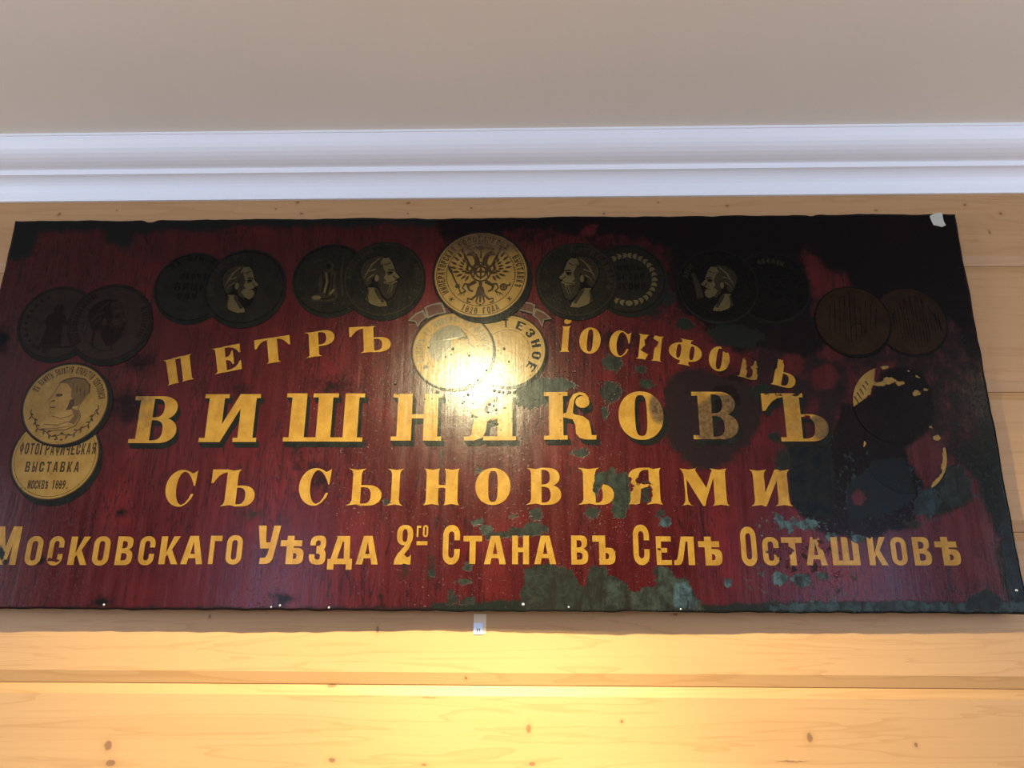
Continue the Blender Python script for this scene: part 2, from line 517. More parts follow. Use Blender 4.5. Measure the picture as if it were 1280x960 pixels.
LLOSS = [  # gold leaf missing
    [(806, 424), (812, 419), (817, 419), (817, 424), (823, 428), (821, 434), (815, 441), (808, 443), (802, 440), (800, 436), (806, 432)],
    (908, 435, 6, 6),
    [(914, 432), (962, 446), (958, 482), (950, 480), (949, 464), (945, 451), (940, 452), (937, 463), (933, 464), (932, 447), (926, 450), (920, 458)],
    [(948, 438), (974, 445), (971, 460), (965, 470), (963, 486), (946, 484)], (985, 452, 6, 6), (992, 462, 5, 4),
    [(744, 592), (762, 588), (772, 596), (790, 596), (788, 624), (779, 636), (772, 628), (768, 612), (760, 606), (755, 605), (752, 611), (749, 618), (745, 622), (741, 614)],
    (812, 616, 4, 13), (788, 611, 4, 4), (798, 603, 2.5, 8),
    (989, 598, 3, 12), (991, 612, 4, 3), (986, 688, 6, 6), (982, 700, 7, 7), (966, 690, 8, 3), (974, 692, 5, 4), (1030, 680, 7, 8), (1031, 672, 5, 4), (1019, 672, 4, 3),
    [(1034, 664), (1056, 671), (1066, 676), (1082, 684), (1086, 660)], (1087, 671, 3, 4), (3, 692, 4, 9), (7, 703, 4, 4), (65, 700, 5, 2), (73, 701, 4, 2),
    (1009, 521, 5, 3), (824, 686.5, 3, 2), (612, 505, 5, 3), (483, 627, 4, 2.4), (974, 493, 8, 1.6), (995, 492.5, 6, 1.6), (960, 492, 4, 1.5),
    # the two medals at the right edge
    [(1094, 452), (1120, 448), (1180, 480), (1190, 560), (1150, 556), (1120, 560), (1060, 560), (1060, 512), (1072, 505), (1088, 492), (1092, 478)],
    [(1040, 520), (1160, 520), (1172, 545), (1180, 560), (1178, 590), (1166, 606), (1162, 640), (1040, 640)],
]
LKEEP = [(1112, 476, 7, 4), (1101, 480, 8, 2.6), (1125, 479, 5, 3), (1146, 491, 4.5, 3.5), (1158, 487, 3, 2), (1138, 463, 3, 2), (1148, 470, 3, 2), (1165, 533, 3, 2), (1080, 555, 3, 4),
         (1105, 459, 4, 2), (1172, 547, 4, 4)]
LGRIME = [((826, 508, 15, 22), 4, .95), ((904, 526, 42, 34), 5, .93), ((875, 500, 12, 12), 8, .4), ((1028, 532, 16, 18), 5, .85), ((985, 520, 30, 30), 20, .28), ((178, 498, 14, 8), 6, .55),
          ((180, 525, 16, 14), 10, .3), ((606, 296, 60, 24), 10, .72), ((930, 460, 22, 22), 6, .55), ((20, 690, 60, 26), 30, .22), ((795, 618, 9, 16), 5, .25),
          ((980, 610, 16, 22), 8, .22), ((1010, 690, 60, 24), 20, .24), ((83, 500, 60, 60), 30, .16), ((500, 690, 20, 22), 10, .06), ((447, 695, 5, 10), 4, .4),
          ((450, 690, 3, 14), 4, .3), ((70, 680, 20, 20), 12, .2)]


def fields(u, v):
    P = to_px(u, v)
    n = len(P)
    ploss = np.full(n, -15.0)
    tone = np.tile(np.array(GRN), (n, 1))
    for s, c, *cap in LOSS:
        d = np.minimum(sdf(P, s), cap[0] if cap else 99)
        m = d > np.minimum(ploss, 1.5)
        tone[m] = c
        ploss = np.maximum(ploss, d)
    keep = np.full(n, -15.0)
    for s in REDKEEP:
        keep = np.maximum(keep, sdf(P, s))
    ploss = np.minimum(ploss, -keep)
    soot = np.full(n, -3.0)
    scol = np.tile(np.array(BLK), (n, 1))
    for s, c, w_, *cap in SOOT:
        d = np.minimum(sdf(P, s) / w_, cap[0] if cap else 9)
        m = d > np.minimum(soot, 1.0)
        scol[m] = c
        soot = np.maximum(soot, d)
    soot = np.minimum(soot, -keep / 5)
    lloss = np.full(n, -15.0)
    for s in LLOSS:
        lloss = np.maximum(lloss, sdf(P, s))
    lk = np.full(n, -15.0)
    for s in LKEEP:
        lk = np.maximum(lk, sdf(P, s))
    lloss = np.minimum(lloss, -lk)
    gr = np.zeros(n)
    for s, w_, a in LGRIME:
        gr = np.maximum(gr, a * np.clip(sdf(P, s) / w_ + 0.5, 0, 1))
    return dict(ploss=np.clip(ploss, -15, 15), soot=np.clip(soot, -3, 3), lloss=np.clip(lloss, -15, 15), lgrime=gr, tone=tone, scol=scol)


def add_fields(me, off):
    n = len(me.vertices)
    co = np.empty(n * 3, np.float32)
    me.vertices.foreach_get('co', co)
    co = co.reshape(-1, 3).astype(float)
    fl = fields(co[:, 0] + off[0], co[:, 2] + off[2])
    for k in ('ploss', 'soot', 'lloss', 'lgrime'):
        a = me.attributes.new(k, 'FLOAT', 'POINT')
        a.data.foreach_set('value', fl[k].astype(np.float32))
    for k in ('tone', 'scol'):
        a = me.attributes.new(k, 'FLOAT_COLOR', 'POINT')
        a.data.foreach_set('color', np.concatenate([fl[k], np.ones((n, 1))], 1).astype(np.float32).ravel())


# ------------------------------------------------------------------ paints of the sign


def panel_colour(t):
    v = t.coord()
    vs = t.coord((26, 26, 2.2))
    streak = t.noise(vs, 1.5, 5, 0.6, 0.3)
    cloud = t.noise(v, 4.5, 4, 0.55)
    red = t.mix(t.ramp(streak, 0.30, 0.72), (0.0226, 0.0024, 0.0026), (0.0346, 0.0039, 0.0040))
    red = t.mix(t.ramp(cloud, 0.42, 0.75, 0, 0.45), red, (0.0196, 0.0019, 0.0030))
    fresh = t.ramp(t.noise(t.coord((5, 5, 4), (1, 0, 5)), 1.0, 3), 0.50, 0.70, 0, 0.55)
    red = t.mix(fresh, red, (0.062, 0.0048, 0.0052))
    mott = t.noise(t.coord((15, 15, 6)), 1.0, 5, 0.65, 0.5)
    red = t.mix(t.ramp(mott, 0.52, 0.74, 0, 0.34), red, (0.016, 0.0026, 0.0034))
    drip = t.noise(t.coord((55, 55, 5.5)), 1.0, 3, 0.5, 1.4)
    drip = t.math('ABSOLUTE', t.math('SUBTRACT', drip, 0.5))
    where = t.ramp(t.noise(t.coord((3, 3, 2.2), (3, 0, 1)), 1.5, 2), 0.40, 0.55)
    drip = t.math('MULTIPLY', t.ramp(drip, 0.034, 0.006, 0, 0.75), where)
    red = t.mix(drip, red, (0.0055, 0.0016, 0.0020))
    spot_ = t.ramp(t.noise(t.coord((70, 70, 26)), 1.0, 2), 0.71, 0.77, 0, 0.55)
    red = t.mix(spot_, red, (0.005, 0.0016, 0.0018))
    n1 = t.math('SUBTRACT', t.noise(v, 28, 6, 0.68), 0.5)
    n2 = t.math('SUBTRACT', t.noise(v, 95, 4, 0.65), 0.5)
    soot = t.math('ADD', t.attr('soot'), t.math('ADD', t.math('MULTIPLY', n1, 3.4), t.math('MULTIPLY', n2, 1.9)))
    scol = t.attr('scol', True)
    scol = t.mix(t.ramp(cloud, 0.45, 0.75, 0, 0.35), scol, (0.009, 0.0035, 0.005))
    scol = t.mix(t.ramp(n2, 0.05, 0.25, 0, 0.3), scol, (0.007, 0.009, 0.010))
    col = t.mix(t.ramp(soot, -0.7, 0.7, 0, 0.96), red, scol)
    pl = t.math('ADD', t.attr('ploss'), t.math('ADD', t.math('MULTIPLY', n1, 11.0), t.math('MULTIPLY', n2, 13.0)))
    pf = t.ramp(pl, -0.5, 1.1)
    tone = t.attr('tone', True)
    tv = t.noise(v, 40, 5, 0.7)
    tone = t.mix(t.ramp(tv, 0.38, 0.64), t.mix(0.75, tone, (0.006, 0.0055, 0.005)), tone)
    tone = t.mix(t.ramp(t.noise(t.coord((40, 40, 7)), 1.0, 3, 0.6, 0.6), 0.52, 0.66, 0, 0.75), tone, (0.007, 0.0055, 0.0045))
    col = t.mix(pf, col, tone)
    dull = t.math('MAXIMUM', pf, t.ramp(soot, -0.7, 0.7))
    return col, pf, n1, n2, streak, dull


def finish(t, col, pf, n1, n2, streak, dull=0.0, rough=0.20):
    t.put(t.b.inputs['Base Color'], col)
    r = t.math('ADD', t.math('MULTIPLY', streak, 0.20), t.math('MULTIPLY', pf, 0.10))
    t.put(t.b.inputs['Roughness'], t.math('ADD', r, rough - 0.08))
    sp = t.math('SUBTRACT', 0.15, t.math('MULTIPLY', dull, 0.085))
    t.put(t.b.inputs['Specular IOR Level'], sp)
    v = t.coord()
    brush = t.noise(t.coord((160, 160, 8)), 1.0, 3, 0.6)
    grit = t.ramp(t.noise(v, 260, 2, 0.5), 0.62, 0.74)
    h = t.math('ADD', t.math('MULTIPLY', streak, 0.9), t.math('MULTIPLY', brush, 0.30))
    h = t.math('ADD', h, t.math('MULTIPLY', grit, 0.55))
    h = t.math('ADD', h, t.math('MULTIPLY', n1, 0.9))
    h = t.math('SUBTRACT', h, t.math('MULTIPLY', pf, 0.45))
    t.put(t.b.inputs['Normal'], t.bump(h, 0.40, 0.0011))
    return t.m


def panel_paint(name):
    t = NT(name)
    return finish(t, *panel_colour(t))


def paint(name, lo, hi, dirt=(0.060, 0.033, 0.013), rough=0.20, lossy=True, grimy=True, matt=0.0):
    """paint lying on the ground colour: wears through to it where the leaf is gone"""
    t = NT(name)
    pc, pf, n1, n2, streak, dull = panel_colour(t)
    v = t.coord()
    f = t.noise(t.coord((30, 30, 22)), 1.0, 4, 0.6)
    col = t.mix(t.ramp(f, 0.3, 0.7), lo, hi)
    col = t.mix(t.ramp(t.noise(v, 130, 3), 0.60, 0.75, 0, 0.35), col, dirt)
    if grimy:
        g0 = t.attr('lgrime')
        g = t.math('ADD', g0, t.math('MULTIPLY', t.math('ADD', n1, t.math('MULTIPLY', n2, 0.7)), t.math('MULTIPLY', t.math('MULTIPLY', g0, t.math('SUBTRACT', 1.04, g0)), 6.0)), clamp=True)
        col = t.mix(g, col, t.mix(t.ramp(n2, -0.12, 0.12), (0.024, 0.0135, 0.0075), (0.064, 0.038, 0.019)))
    dl = matt
    if lossy:
        ll = t.math('ADD', t.attr('lloss'), t.math('ADD', t.math('MULTIPLY', n1, 6.0), t.math('MULTIPLY', n2, 5.0)))
        lf = t.ramp(ll, -0.3, 0.6)
        col = t.mix(lf, col, pc)
        dl = t.math('MAXIMUM', t.math('MULTIPLY', lf, dull), matt)
    return finish(t, col, 0.0, n1, n2, streak, dl, rough)


M_PANEL = panel_paint('worn_crimson_ground')
M_GOLD = paint('gold_leaf', (0.1496, 0.0733, 0.0102), (0.1975, 0.1077, 0.0185))
M_GOLDM = paint('medal_gold', (0.1217, 0.0672, 0.0152), (0.1521, 0.0912, 0.0253))
M_SHADOW = paint('letter_black', (0.0040, 0.0040, 0.0036), (0.0064, 0.0068, 0.0060), (0.0080, 0.0080, 0.0080), grimy=False, matt=0.85)
M_INK = paint('engraving_brown', (0.0175, 0.0095, 0.0042), (0.0262, 0.0140, 0.0056), (0.0175, 0.0105, 0.0052))
M_INKS = paint('engraving_soft', (0.0550, 0.0303, 0.0096), (0.0688, 0.0385, 0.0138), (0.0275, 0.0165, 0.0083))
M_INKG = paint('engraving_grey', (0.0660, 0.0540, 0.0330), (0.0900, 0.0750, 0.0480), (0.0300, 0.0240, 0.0150))
M_DARKM = paint('medal_bronze_dark', (0.0041, 0.0037, 0.0029), (0.0068, 0.0061, 0.0041), (0.0037, 0.0034, 0.0026), grimy=False, matt=0.5)
M_DARKR = paint('medal_bronze_reddish', (0.0091, 0.0050, 0.0040), (0.0131, 0.0071, 0.0053), (0.0076, 0.0040, 0.0035), grimy=False, matt=0.5)
M_BROWNM = paint('medal_bronze_brown', (0.0101, 0.0046, 0.0025), (0.0164, 0.0077, 0.0036), (0.0053, 0.0028, 0.0022), grimy=False, matt=0.85)
M_BLKM = paint('medal_blackened', (0.0020, 0.0018, 0.0017), (0.0030, 0.0027, 0.0023), (0.0021, 0.0018, 0.0017), grimy=False, matt=0.85)
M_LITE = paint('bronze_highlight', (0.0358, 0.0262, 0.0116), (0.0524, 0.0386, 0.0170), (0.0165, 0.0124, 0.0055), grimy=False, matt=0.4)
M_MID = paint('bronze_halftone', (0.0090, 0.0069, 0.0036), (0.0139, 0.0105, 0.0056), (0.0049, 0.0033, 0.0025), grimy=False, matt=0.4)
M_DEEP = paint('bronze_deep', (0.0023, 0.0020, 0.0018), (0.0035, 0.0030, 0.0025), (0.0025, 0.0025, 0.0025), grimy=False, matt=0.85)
M_RDEEP = paint('reddish_bronze_deep', (0.0055, 0.0030, 0.0025), (0.0071, 0.0038, 0.0030), (0.0050, 0.0025, 0.0025), grimy=False, matt=0.85)
M_RIB = paint('ribbon_rose', (0.0344, 0.0125, 0.0085), (0.0445, 0.0182, 0.0125), (0.0203, 0.0101, 0.0081))
M_RIBL = paint('ribbon_edge', (0.0607, 0.0473, 0.0321), (0.0776, 0.0607, 0.0422), (0.0338, 0.0253, 0.0169))
M_FRAME = plain('old_dark_wood', (0.045, 0.030, 0.020), 0.7, 0.3)
M_NAIL = plain('zinc_nail', (0.55, 0.53, 0.48), 0.3, 0.2)
M_NAIL.node_tree.nodes['Principled BSDF'].inputs['Metallic'].default_value = 0.8
M_PAPER = plain('old_paper', (0.40, 0.385, 0.31), 0.8, 0.12, 60)
M_TAG = plain('white_tag_paper', (0.56, 0.60, 0.72), 0.6, 0.03)
M_TAPE = plain('brown_tape', (0.60, 0.45, 0.29), 0.35, 0.05)
M_TAGINK = plain('tag_ink', (0.03, 0.035, 0.07), 0.6, 0.1)

# ------------------------------------------------------------------ the sign's body
SU0, SU1 = S((20, 276))[0], S((1194, 268))[0]
SU1 = 1.2188
SU0 = -1.547
SV0, SV1 = 1.7335, 2.8512
ROOT = (0.5 * (SU0 + SU1), YS, SV0)
sign = bpy.data.objects.new('shop_sign', None)
C.objects.link(sign)
sign.location = ROOT
tag(sign, 'long weathered crimson shop sign with gold Cyrillic lettering and painted medals on the pine wall', 'sign')


def warp(u, v):
    """the sheet is slightly buckled: metres towards the room (+)"""
    q = (u - SU0) / (SU1 - SU0)
    h = 1 - (v - SV0) / (SV1 - SV0)
    w_ = 0.0035 * np.sin(q * 9.2 + 0.6) + 0.0025 * np.sin(q * 21 + 1.0) - 0.012 * np.clip((q - 0.55) / 0.45, 0, 1) ** 1.2
    return w_ * (0.25 + 0.75 * h)


def sheet_loc(u, v, lift=0.0):
    return (u - ROOT[0], -(float(warp(np.float64(u), np.float64(v))) + lift), v - ROOT[2])


# front sheet
nu, nv = 440, 178
U = np.linspace(SU0, SU1, nu)
V = np.linspace(SV0, SV1, nv)
rag = np.random.default_rng(3)


def smooth_rand(n, k, amp):
    r = rag.normal(size=n + 2 * k)
    ker = np.hanning(2 * k + 1)
    r = np.convolve(r, ker / ker.sum(), 'same')[k:-k]
    return amp * r / max(r.std(), 1e-9)


top = smooth_rand(nu, 12, 0.0011) + smooth_rand(nu, 4, 0.0005)
pxtop = to_px(U, np.full(nu, SV1))
for cx_, dy_, w_ in ((190, 3.0, 6), (184, 1.5, 3), (1014, 1.6, 5), (545, 1.0, 20), (660, 1.2, 30), (1170, -1.0, 18)):
    top -= dy_ * 0.0024 * np.exp(-((pxtop[:, 0] - cx_) / w_) ** 2)
bot = smooth_rand(nu, 5, 0.0008)
lef = smooth_rand(nv, 6, 0.0009)
rig = smooth_rand(nv, 6, 0.0009)
UU, VV = np.meshgrid(U, V)
fv = (VV - SV0) / (SV1 - SV0)
fu = (UU - SU0) / (SU1 - SU0)
ev = np.clip((fv - 0.95) / 0.05, 0, 1)
VV2 = VV + top[None, :] * ev + bot[None, :] * np.clip((0.04 - fv) / 0.04, 0, 1)
UU2 = UU + lef[:, None] * np.clip((0.02 - fu) / 0.02, 0, 1) + rig[:, None] * np.clip((fu - 0.98) / 0.02, 0, 1)
Yd = -warp(UU2, VV2)
front = np.stack([UU2 - ROOT[0], Yd, VV2 - ROOT[2]], -1).reshape(-1, 3)
idx = np.arange(nu * nv).reshape(nv, nu)
quads = np.stack([idx[:-1, :-1], idx[:-1, 1:], idx[1:, 1:], idx[1:, :-1]], -1).reshape(-1, 4)
loop = np.concatenate([idx[0, :], idx[1:, -1], idx[-1, -2::-1], idx[-2:0:-1, 0]])
nb = len(loop)
back = front[loop].copy()
back[:, 1] += 0.006
verts = np.concatenate([front, back])
bi = np.arange(nb) + len(front)
side = np.stack([loop, bi, np.roll(bi, -1), np.roll(loop, -1)], -1)
me = bpy.data.meshes.new('panel')
me.from_pydata(verts.tolist(), [], np.concatenate([quads, side]).tolist() + [bi[::-1].tolist()])
for p in me.polygons[:len(quads)]:
    p.use_smooth = True
add_fields(me, ROOT)
link('panel', me, M_PANEL, sign)
# wooden frame behind the sheet, set in from its edges
bm = bmesh.new()
fd0, fd1 = 0.0225, 0.058
W_, H_ = SU1 - SU0, SV1 - SV0
i_ = 0.012
for lo, hi in (((-W_ / 2 + i_, fd0, i_), (W_ / 2 - i_, fd1, i_ + .06)), ((-W_ / 2 + i_, fd0, H_ - i_ - .06), (W_ / 2 - i_, fd1, H_ - i_)),
               ((-W_ / 2 + i_, fd0, i_ + .06), (-W_ / 2 + i_ + .06, fd1, H_ - i_ - .06)), ((W_ / 2 - i_ - .06, fd0, i_ + .06), (W_ / 2 - i_, fd1, H_ - i_ - .06))):
    bm_box(bm, lo, hi)
me = bpy.data.meshes.new('backing_frame')
bm.to_mesh(me)
bm.free()
link('backing_frame', me, M_FRAME, sign)

# ------------------------------------------------------------------ flat painted shapes on the sheet


def flat(name, groups, lift, parent, mats, cut=0.0, fld=True):
    """groups: list of (material index, list of loops-lists in metres); one mesh"""
    bm = bmesh.new()
    kk = 0
    for mi, polys in groups:
        for loops in polys:
            kk += 1
            if not isinstance(loops[0][0], (tuple, list)):
                loops = [loops]
            tl = [[Vector((p[0], p[1], 0)) for p in lp] for lp in loops]
            allp = [p for lp in tl for p in lp]
            vs = [bm.verts.new((p.x, kk * 3e-6, p.y)) for p in allp]
            for tri in tessellate_polygon(tl):
                try:
                    f = bm.faces.new([vs[k] for k in tri])
                    f.material_index = mi
                except ValueError:
                    pass
    if cut:
        for ax in (0, 2):
            lo = min(v.co[ax] for v in bm.verts)
            hi = max(v.co[ax] for v in bm.verts)
            for k in range(1, int((hi - lo) / cut) + 1):
                c = Vector((0, 0, 0))
                c[ax] = lo + k * cut
                n = Vector((0, 0, 0))
                n[ax] = 1
                bmesh.ops.bisect_plane(bm, geom=list(bm.verts) + list(bm.edges) + list(bm.faces), plane_co=c, plane_no=n)
    bm.normal_update()
    for f in bm.faces:
        if f.normal.y > 0:
            f.normal_flip()
    for v in bm.verts:
        v.co = sheet_loc(v.co.x, v.co.z, lift + v.co.y)
    me = bpy.data.meshes.new(name)
    bm.to_mesh(me)
    bm.free()
    if fld:
        add_fields(me, ROOT)
    return link(name, me, mats, parent)


# ------------------------------------------------------------------ glyphs in a unit box


def R(x0, y0, x1, y1):
    return [(x0, y0), (x1, y0), (x1, y1), (x0, y1)]


def EL(cx, cy, rx, ry, a0=0, a1=360, n=28, p=2.0):
    out = []
    full = abs(a1 - a0) >= 360
    for k in range(n if full else n + 1):
        a = math.radians(a0 + (a1 - a0) * k / n)
        c, s = math.cos(a), math.sin(a)
        out.append((cx + rx * math.copysign(abs(c) ** (2 / p), c), cy + ry * math.copysign(abs(s) ** (2 / p), s)))
    return out


def flipx(polys, w=1.0):
    out = []
    for P in polys:
        if isinstance(P[0][0], (tuple, list)):
            out.append([[(w - x, y) for x, y in L] for L in P])
        else:
            out.append([(w - x, y) for x, y in P])
    return out


def bowl(x0, x1, y0, y1, tx, hy, p=2.2, xm=None):
    xm = x0 + (x1 - x0) * 0.35 if xm is None else xm
    cy, ry = (y0 + y1) / 2, (y1 - y0) / 2
    outer = [(x0, y1)] + EL(xm, cy, x1 - xm, ry, 90, -90, 18, p) + [(x0, y0)]
    xi = x0 + (xm - x0) * 0.4
    ix = x1 - tx
    inner = [(x0, y0 + hy)] + EL(xi, cy, ix - xi, ry - hy, -90, 90, 14, 2.6) + [(x0, y1 - hy)]
    return outer + inner


def stem(x0, x1, st, y0=0.0, y1=1.0, top=(.08, .08), bot=(.08, .08), h=0.085):
    if st == 'slab':
        out = [R(x0, y0, x1, y1)]
        if top:
            out.append(R(x0 - top[0], y1 - h, x1 + top[1], y1))
        if bot:
            out.append(R(x0 - bot[0], y0, x1 + bot[1], y0 + h))
        return out
    m = (x0 + x1) / 2
    pts = []
    n_ = 0.035 if st == 'flare' else 0.012
    q = 0.15 if st == 'flare' else 0.09
    if bot:
        l, r = bot
        pts += [(x0, y0 + q), (x0 - .25 * l, y0 + .4 * q), (x0 - l, y0), (m, y0 + n_), (x1 + r, y0), (x1 + .25 * r, y0 + .4 * q), (x1, y0 + q)]
    else:
        pts += [(x0, y0), (x1, y0)]
    if top:
        l, r = top
        pts += [(x1, y1 - q), (x1 + .25 * r, y1 - .4 * q), (x1 + r, y1), (m, y1 - n_), (x0 - l, y1), (x0 - .25 * l, y1 - .4 * q), (x0, y1 - q)]
    else:
        pts += [(x1, y1), (x0, y1)]
    return [pts]


def beak(x1, depth=0.37, hh=0.07):
    """left arm of T and of the hard sign"""
    return [(x1, 1), (0.0, 1), (0.0, 1 - depth), (0.045, 1 - depth), (0.10, 1 - depth * .72), (0.17, 1 - depth * .45), (0.25 if x1 > .25 else x1, 1 - depth * .28), (x1, 1 - hh)]


def fat(ch, st):
    s = st
    if ch == 'П':
        return stem(.10, .42, s, top=(.10, 0), bot=(.06, .04)) + stem(.60, .92, s, top=(0, .08), bot=(.04, .08)) + [R(.36, .93, .66, 1)]
    if ch == 'Е':
        up = [(.40, 1), (1, 1), (1, .66), (.95, .66), (.88, .78), (.76, .88), (.60, .93), (.40, .94)]
        lo = [(x, 1 - y) for x, y in up]
        mid = [(.42, .47), (.42, .55), (.55, .58), (.64, .66), (.69, .78), (.74, .78), (.74, .26), (.69, .26), (.64, .37), (.55, .44)]
        return stem(.12, .46, s, top=(.12, 0), bot=(.12, 0)) + [up, lo, mid]
    if ch == 'Т':
        b = beak(.37)
        return stem(.36, .64, s, top=None, bot=(.07, .07)) + [b] + flipx([b])
    if ch == 'Р':
        return stem(.16, .47, s, top=(.16, 0), bot=(.14, .10)) + [bowl(.44, 1, .40, 1, .27, .055)]
    if ch == 'Ъ':
        return stem(.34, .59, s, top=(0, .06), bot=(.09, 0)) + [beak(.36), bowl(.56, 1, 0, .56, .21, .055)]
    if ch == 'Ь':
        return stem(.17, .50, s, top=(.15, .12), bot=(.16, 0)) + [bowl(.46, 1, 0, .55, .30, .055)]
    if ch == 'Ы':
        a = stem(.10, .25, s, top=(.08, .08), bot=(.10, 0)) + [bowl(.24, .62, 0, .55, .19, .055)]
        return a + stem(.79, .93, s, top=(.08, .07), bot=(.08, .07))
    if ch == 'І':
        return stem(.22, .82, s, top=(.10, .16), bot=(.18, .18)) + [EL(.62, 1.19, .36, .105)]
    if ch == 'О':
        return [[EL(.5, .5, .5, .5, n=44, p=2.1), EL(.5, .5, .135, .42, n=36, p=3.2)]]
    if ch == 'С':
        o = EL(.5, .5, .5, .5, 72, 284, 34)
        b = [(.76, .09), (.88, .21), (.94, .34), (.86, .34), (.80, .22), (.70, .10)]
        i = EL(.58, .5, .23, .45, 275, 85, 24)
        t_ = [(.70, .90), (.80, .79), (.88, .66), (.92, .56), (.96, .56), (1, .98), (.92, .93), (.83, .90), (.74, .95)]
        return [o + b + i + t_]
    if ch == 'И':
        d = [(.30, 0), (.37, 0), (.73, .84), (.73, 1), (.64, 1), (.30, .20)]
        return stem(.10, .37, s, top=(.08, .08), bot=(.10, 0)) + stem(.67, .93, s, top=(.02, .07), bot=(.08, .07)) + [d]
    if ch == 'Ф':
        return stem(.37, .63, s, top=(.07, .07), bot=(.07, .07)) + [[EL(.5, .5, .5, .36, n=40, p=2.2), EL(.30, .5, .07, .27, p=2.6), EL(.70, .5, .07, .27, p=2.6)]]
    if ch == 'В':
        return stem(.14, .44, s, top=(.13, 0), bot=(.14, 0)) + [bowl(.40, .96, .49, 1, .28, .055), bowl(.40, 1, 0, .54, .30, .055)]
    if ch == 'Ш':
        return (stem(.07, .26, s, top=(.07, 0), bot=None) + stem(.41, .595, s, top=(.07, .07), bot=None) + stem(.75, .93, s, top=(0, .07), bot=None)
                + [R(0, 0, 1, .085)])
    if ch == 'Н':
        if s == 'slab':
            return stem(.11, .40, s, top=(.10, 0), bot=(.11, 0)) + stem(.64, .92, s, top=(0, .08), bot=(0, .08)) + [R(.38, .47, .66, .56)]
        return stem(.07, .41, s, top=(.07, .03), bot=(.07, .03)) + stem(.61, .95, s, top=(.04, .05), bot=(.04, .05)) + [
            [(.40, .56), (.46, .545), (.56, .545), (.62, .56), (.62, .45), (.56, .475), (.46, .475), (.40, .45)]]
    if ch == 'Я':
        if s == 'slab':
            return stem(.64, .93, s, top=(0, .07), bot=(.27, .07)) + flipx([bowl(.34, .92, .47, 1, .30, .06)]) + [
                [(0, 0), (.20, 0), (.36, .06), (.42, .20), (.44, .40), (.66, .56), (.66, .46), (.40, .54), (.20, .46), (.16, .30), (.15, .12), (.10, .085), (0, .085)]]
        return stem(.62, .93, s, top=(0, .05), bot=(.10, .07)) + flipx([bowl(.34, .97, .47, 1, .30, .06)]) + [
            [(0, 0), (.10, .015), (.22, 0), (.33, .03), (.36, .2), (.38, .42), (.64, .52), (.64, .56), (.25, .52), (.10, .44), (.05, .30), (.07, .16), (.06, .07)]]
    if ch == 'К':
        band = [(.34, .53), (.43, .56), (.475, .70), (.50, .83), (.57, .95), (.69, 1), (.80, .97), (.87, .87), (.85, .83), (.77, .915), (.69, .94), (.63, .90), (.585, .82), (.57, .70), (.555, .56), (.60, .50), (.34, .46)]
        leg = [(.36, .51), (.60, .52), (.75, .485), (.86, .39), (.895, .22), (.905, .09), (1, .09), (.99, 0), (.80, 0), (.68, .03), (.61, .12), (.60, .30), (.55, .42), (.36, .465)]
        return stem(.10, .37, s, top=(.10, .09), bot=(.10, .08)) + [band, leg, EL(.745, .785, .135, .125)]
    if ch == 'М':
        thin = [(.0, 0), (.05, .03), (.085, .12), (.10, .35), (.08, .85), (.05, .95), (0, 1), (.18, .97), (.14, .85), (.135, .35), (.155, .12), (.20, .03), (.26, 0), (.13, .035)]
        diag = [(.02, 1), (.17, .965), (.35, 1), (.33, .95), (.57, .42), (.50, 0), (.45, 0), (.10, .80)]
        up = [(.48, 0), (.53, .16), (.72, .82), (.72, 1), (.66, .90), (.50, .32)]
        return stem(.70, .95, s, top=(.06, .04), bot=(.05, .05)) + [thin, diag, up]
    return []


def rrect(x0, y0, x1, y1, rx, ry, n=7):
    pts = []
    for cx, cy, a in ((x1 - rx, y1 - ry, 0), (x0 + rx, y1 - ry, 90), (x0 + rx, y0 + ry, 180), (x1 - rx, y0 + ry, 270)):
        for k in range(n + 1):
            t_ = math.radians(a + 90 * k / n)
            pts.append((cx + rx * math.cos(t_), cy + ry * math.sin(t_)))
    return pts


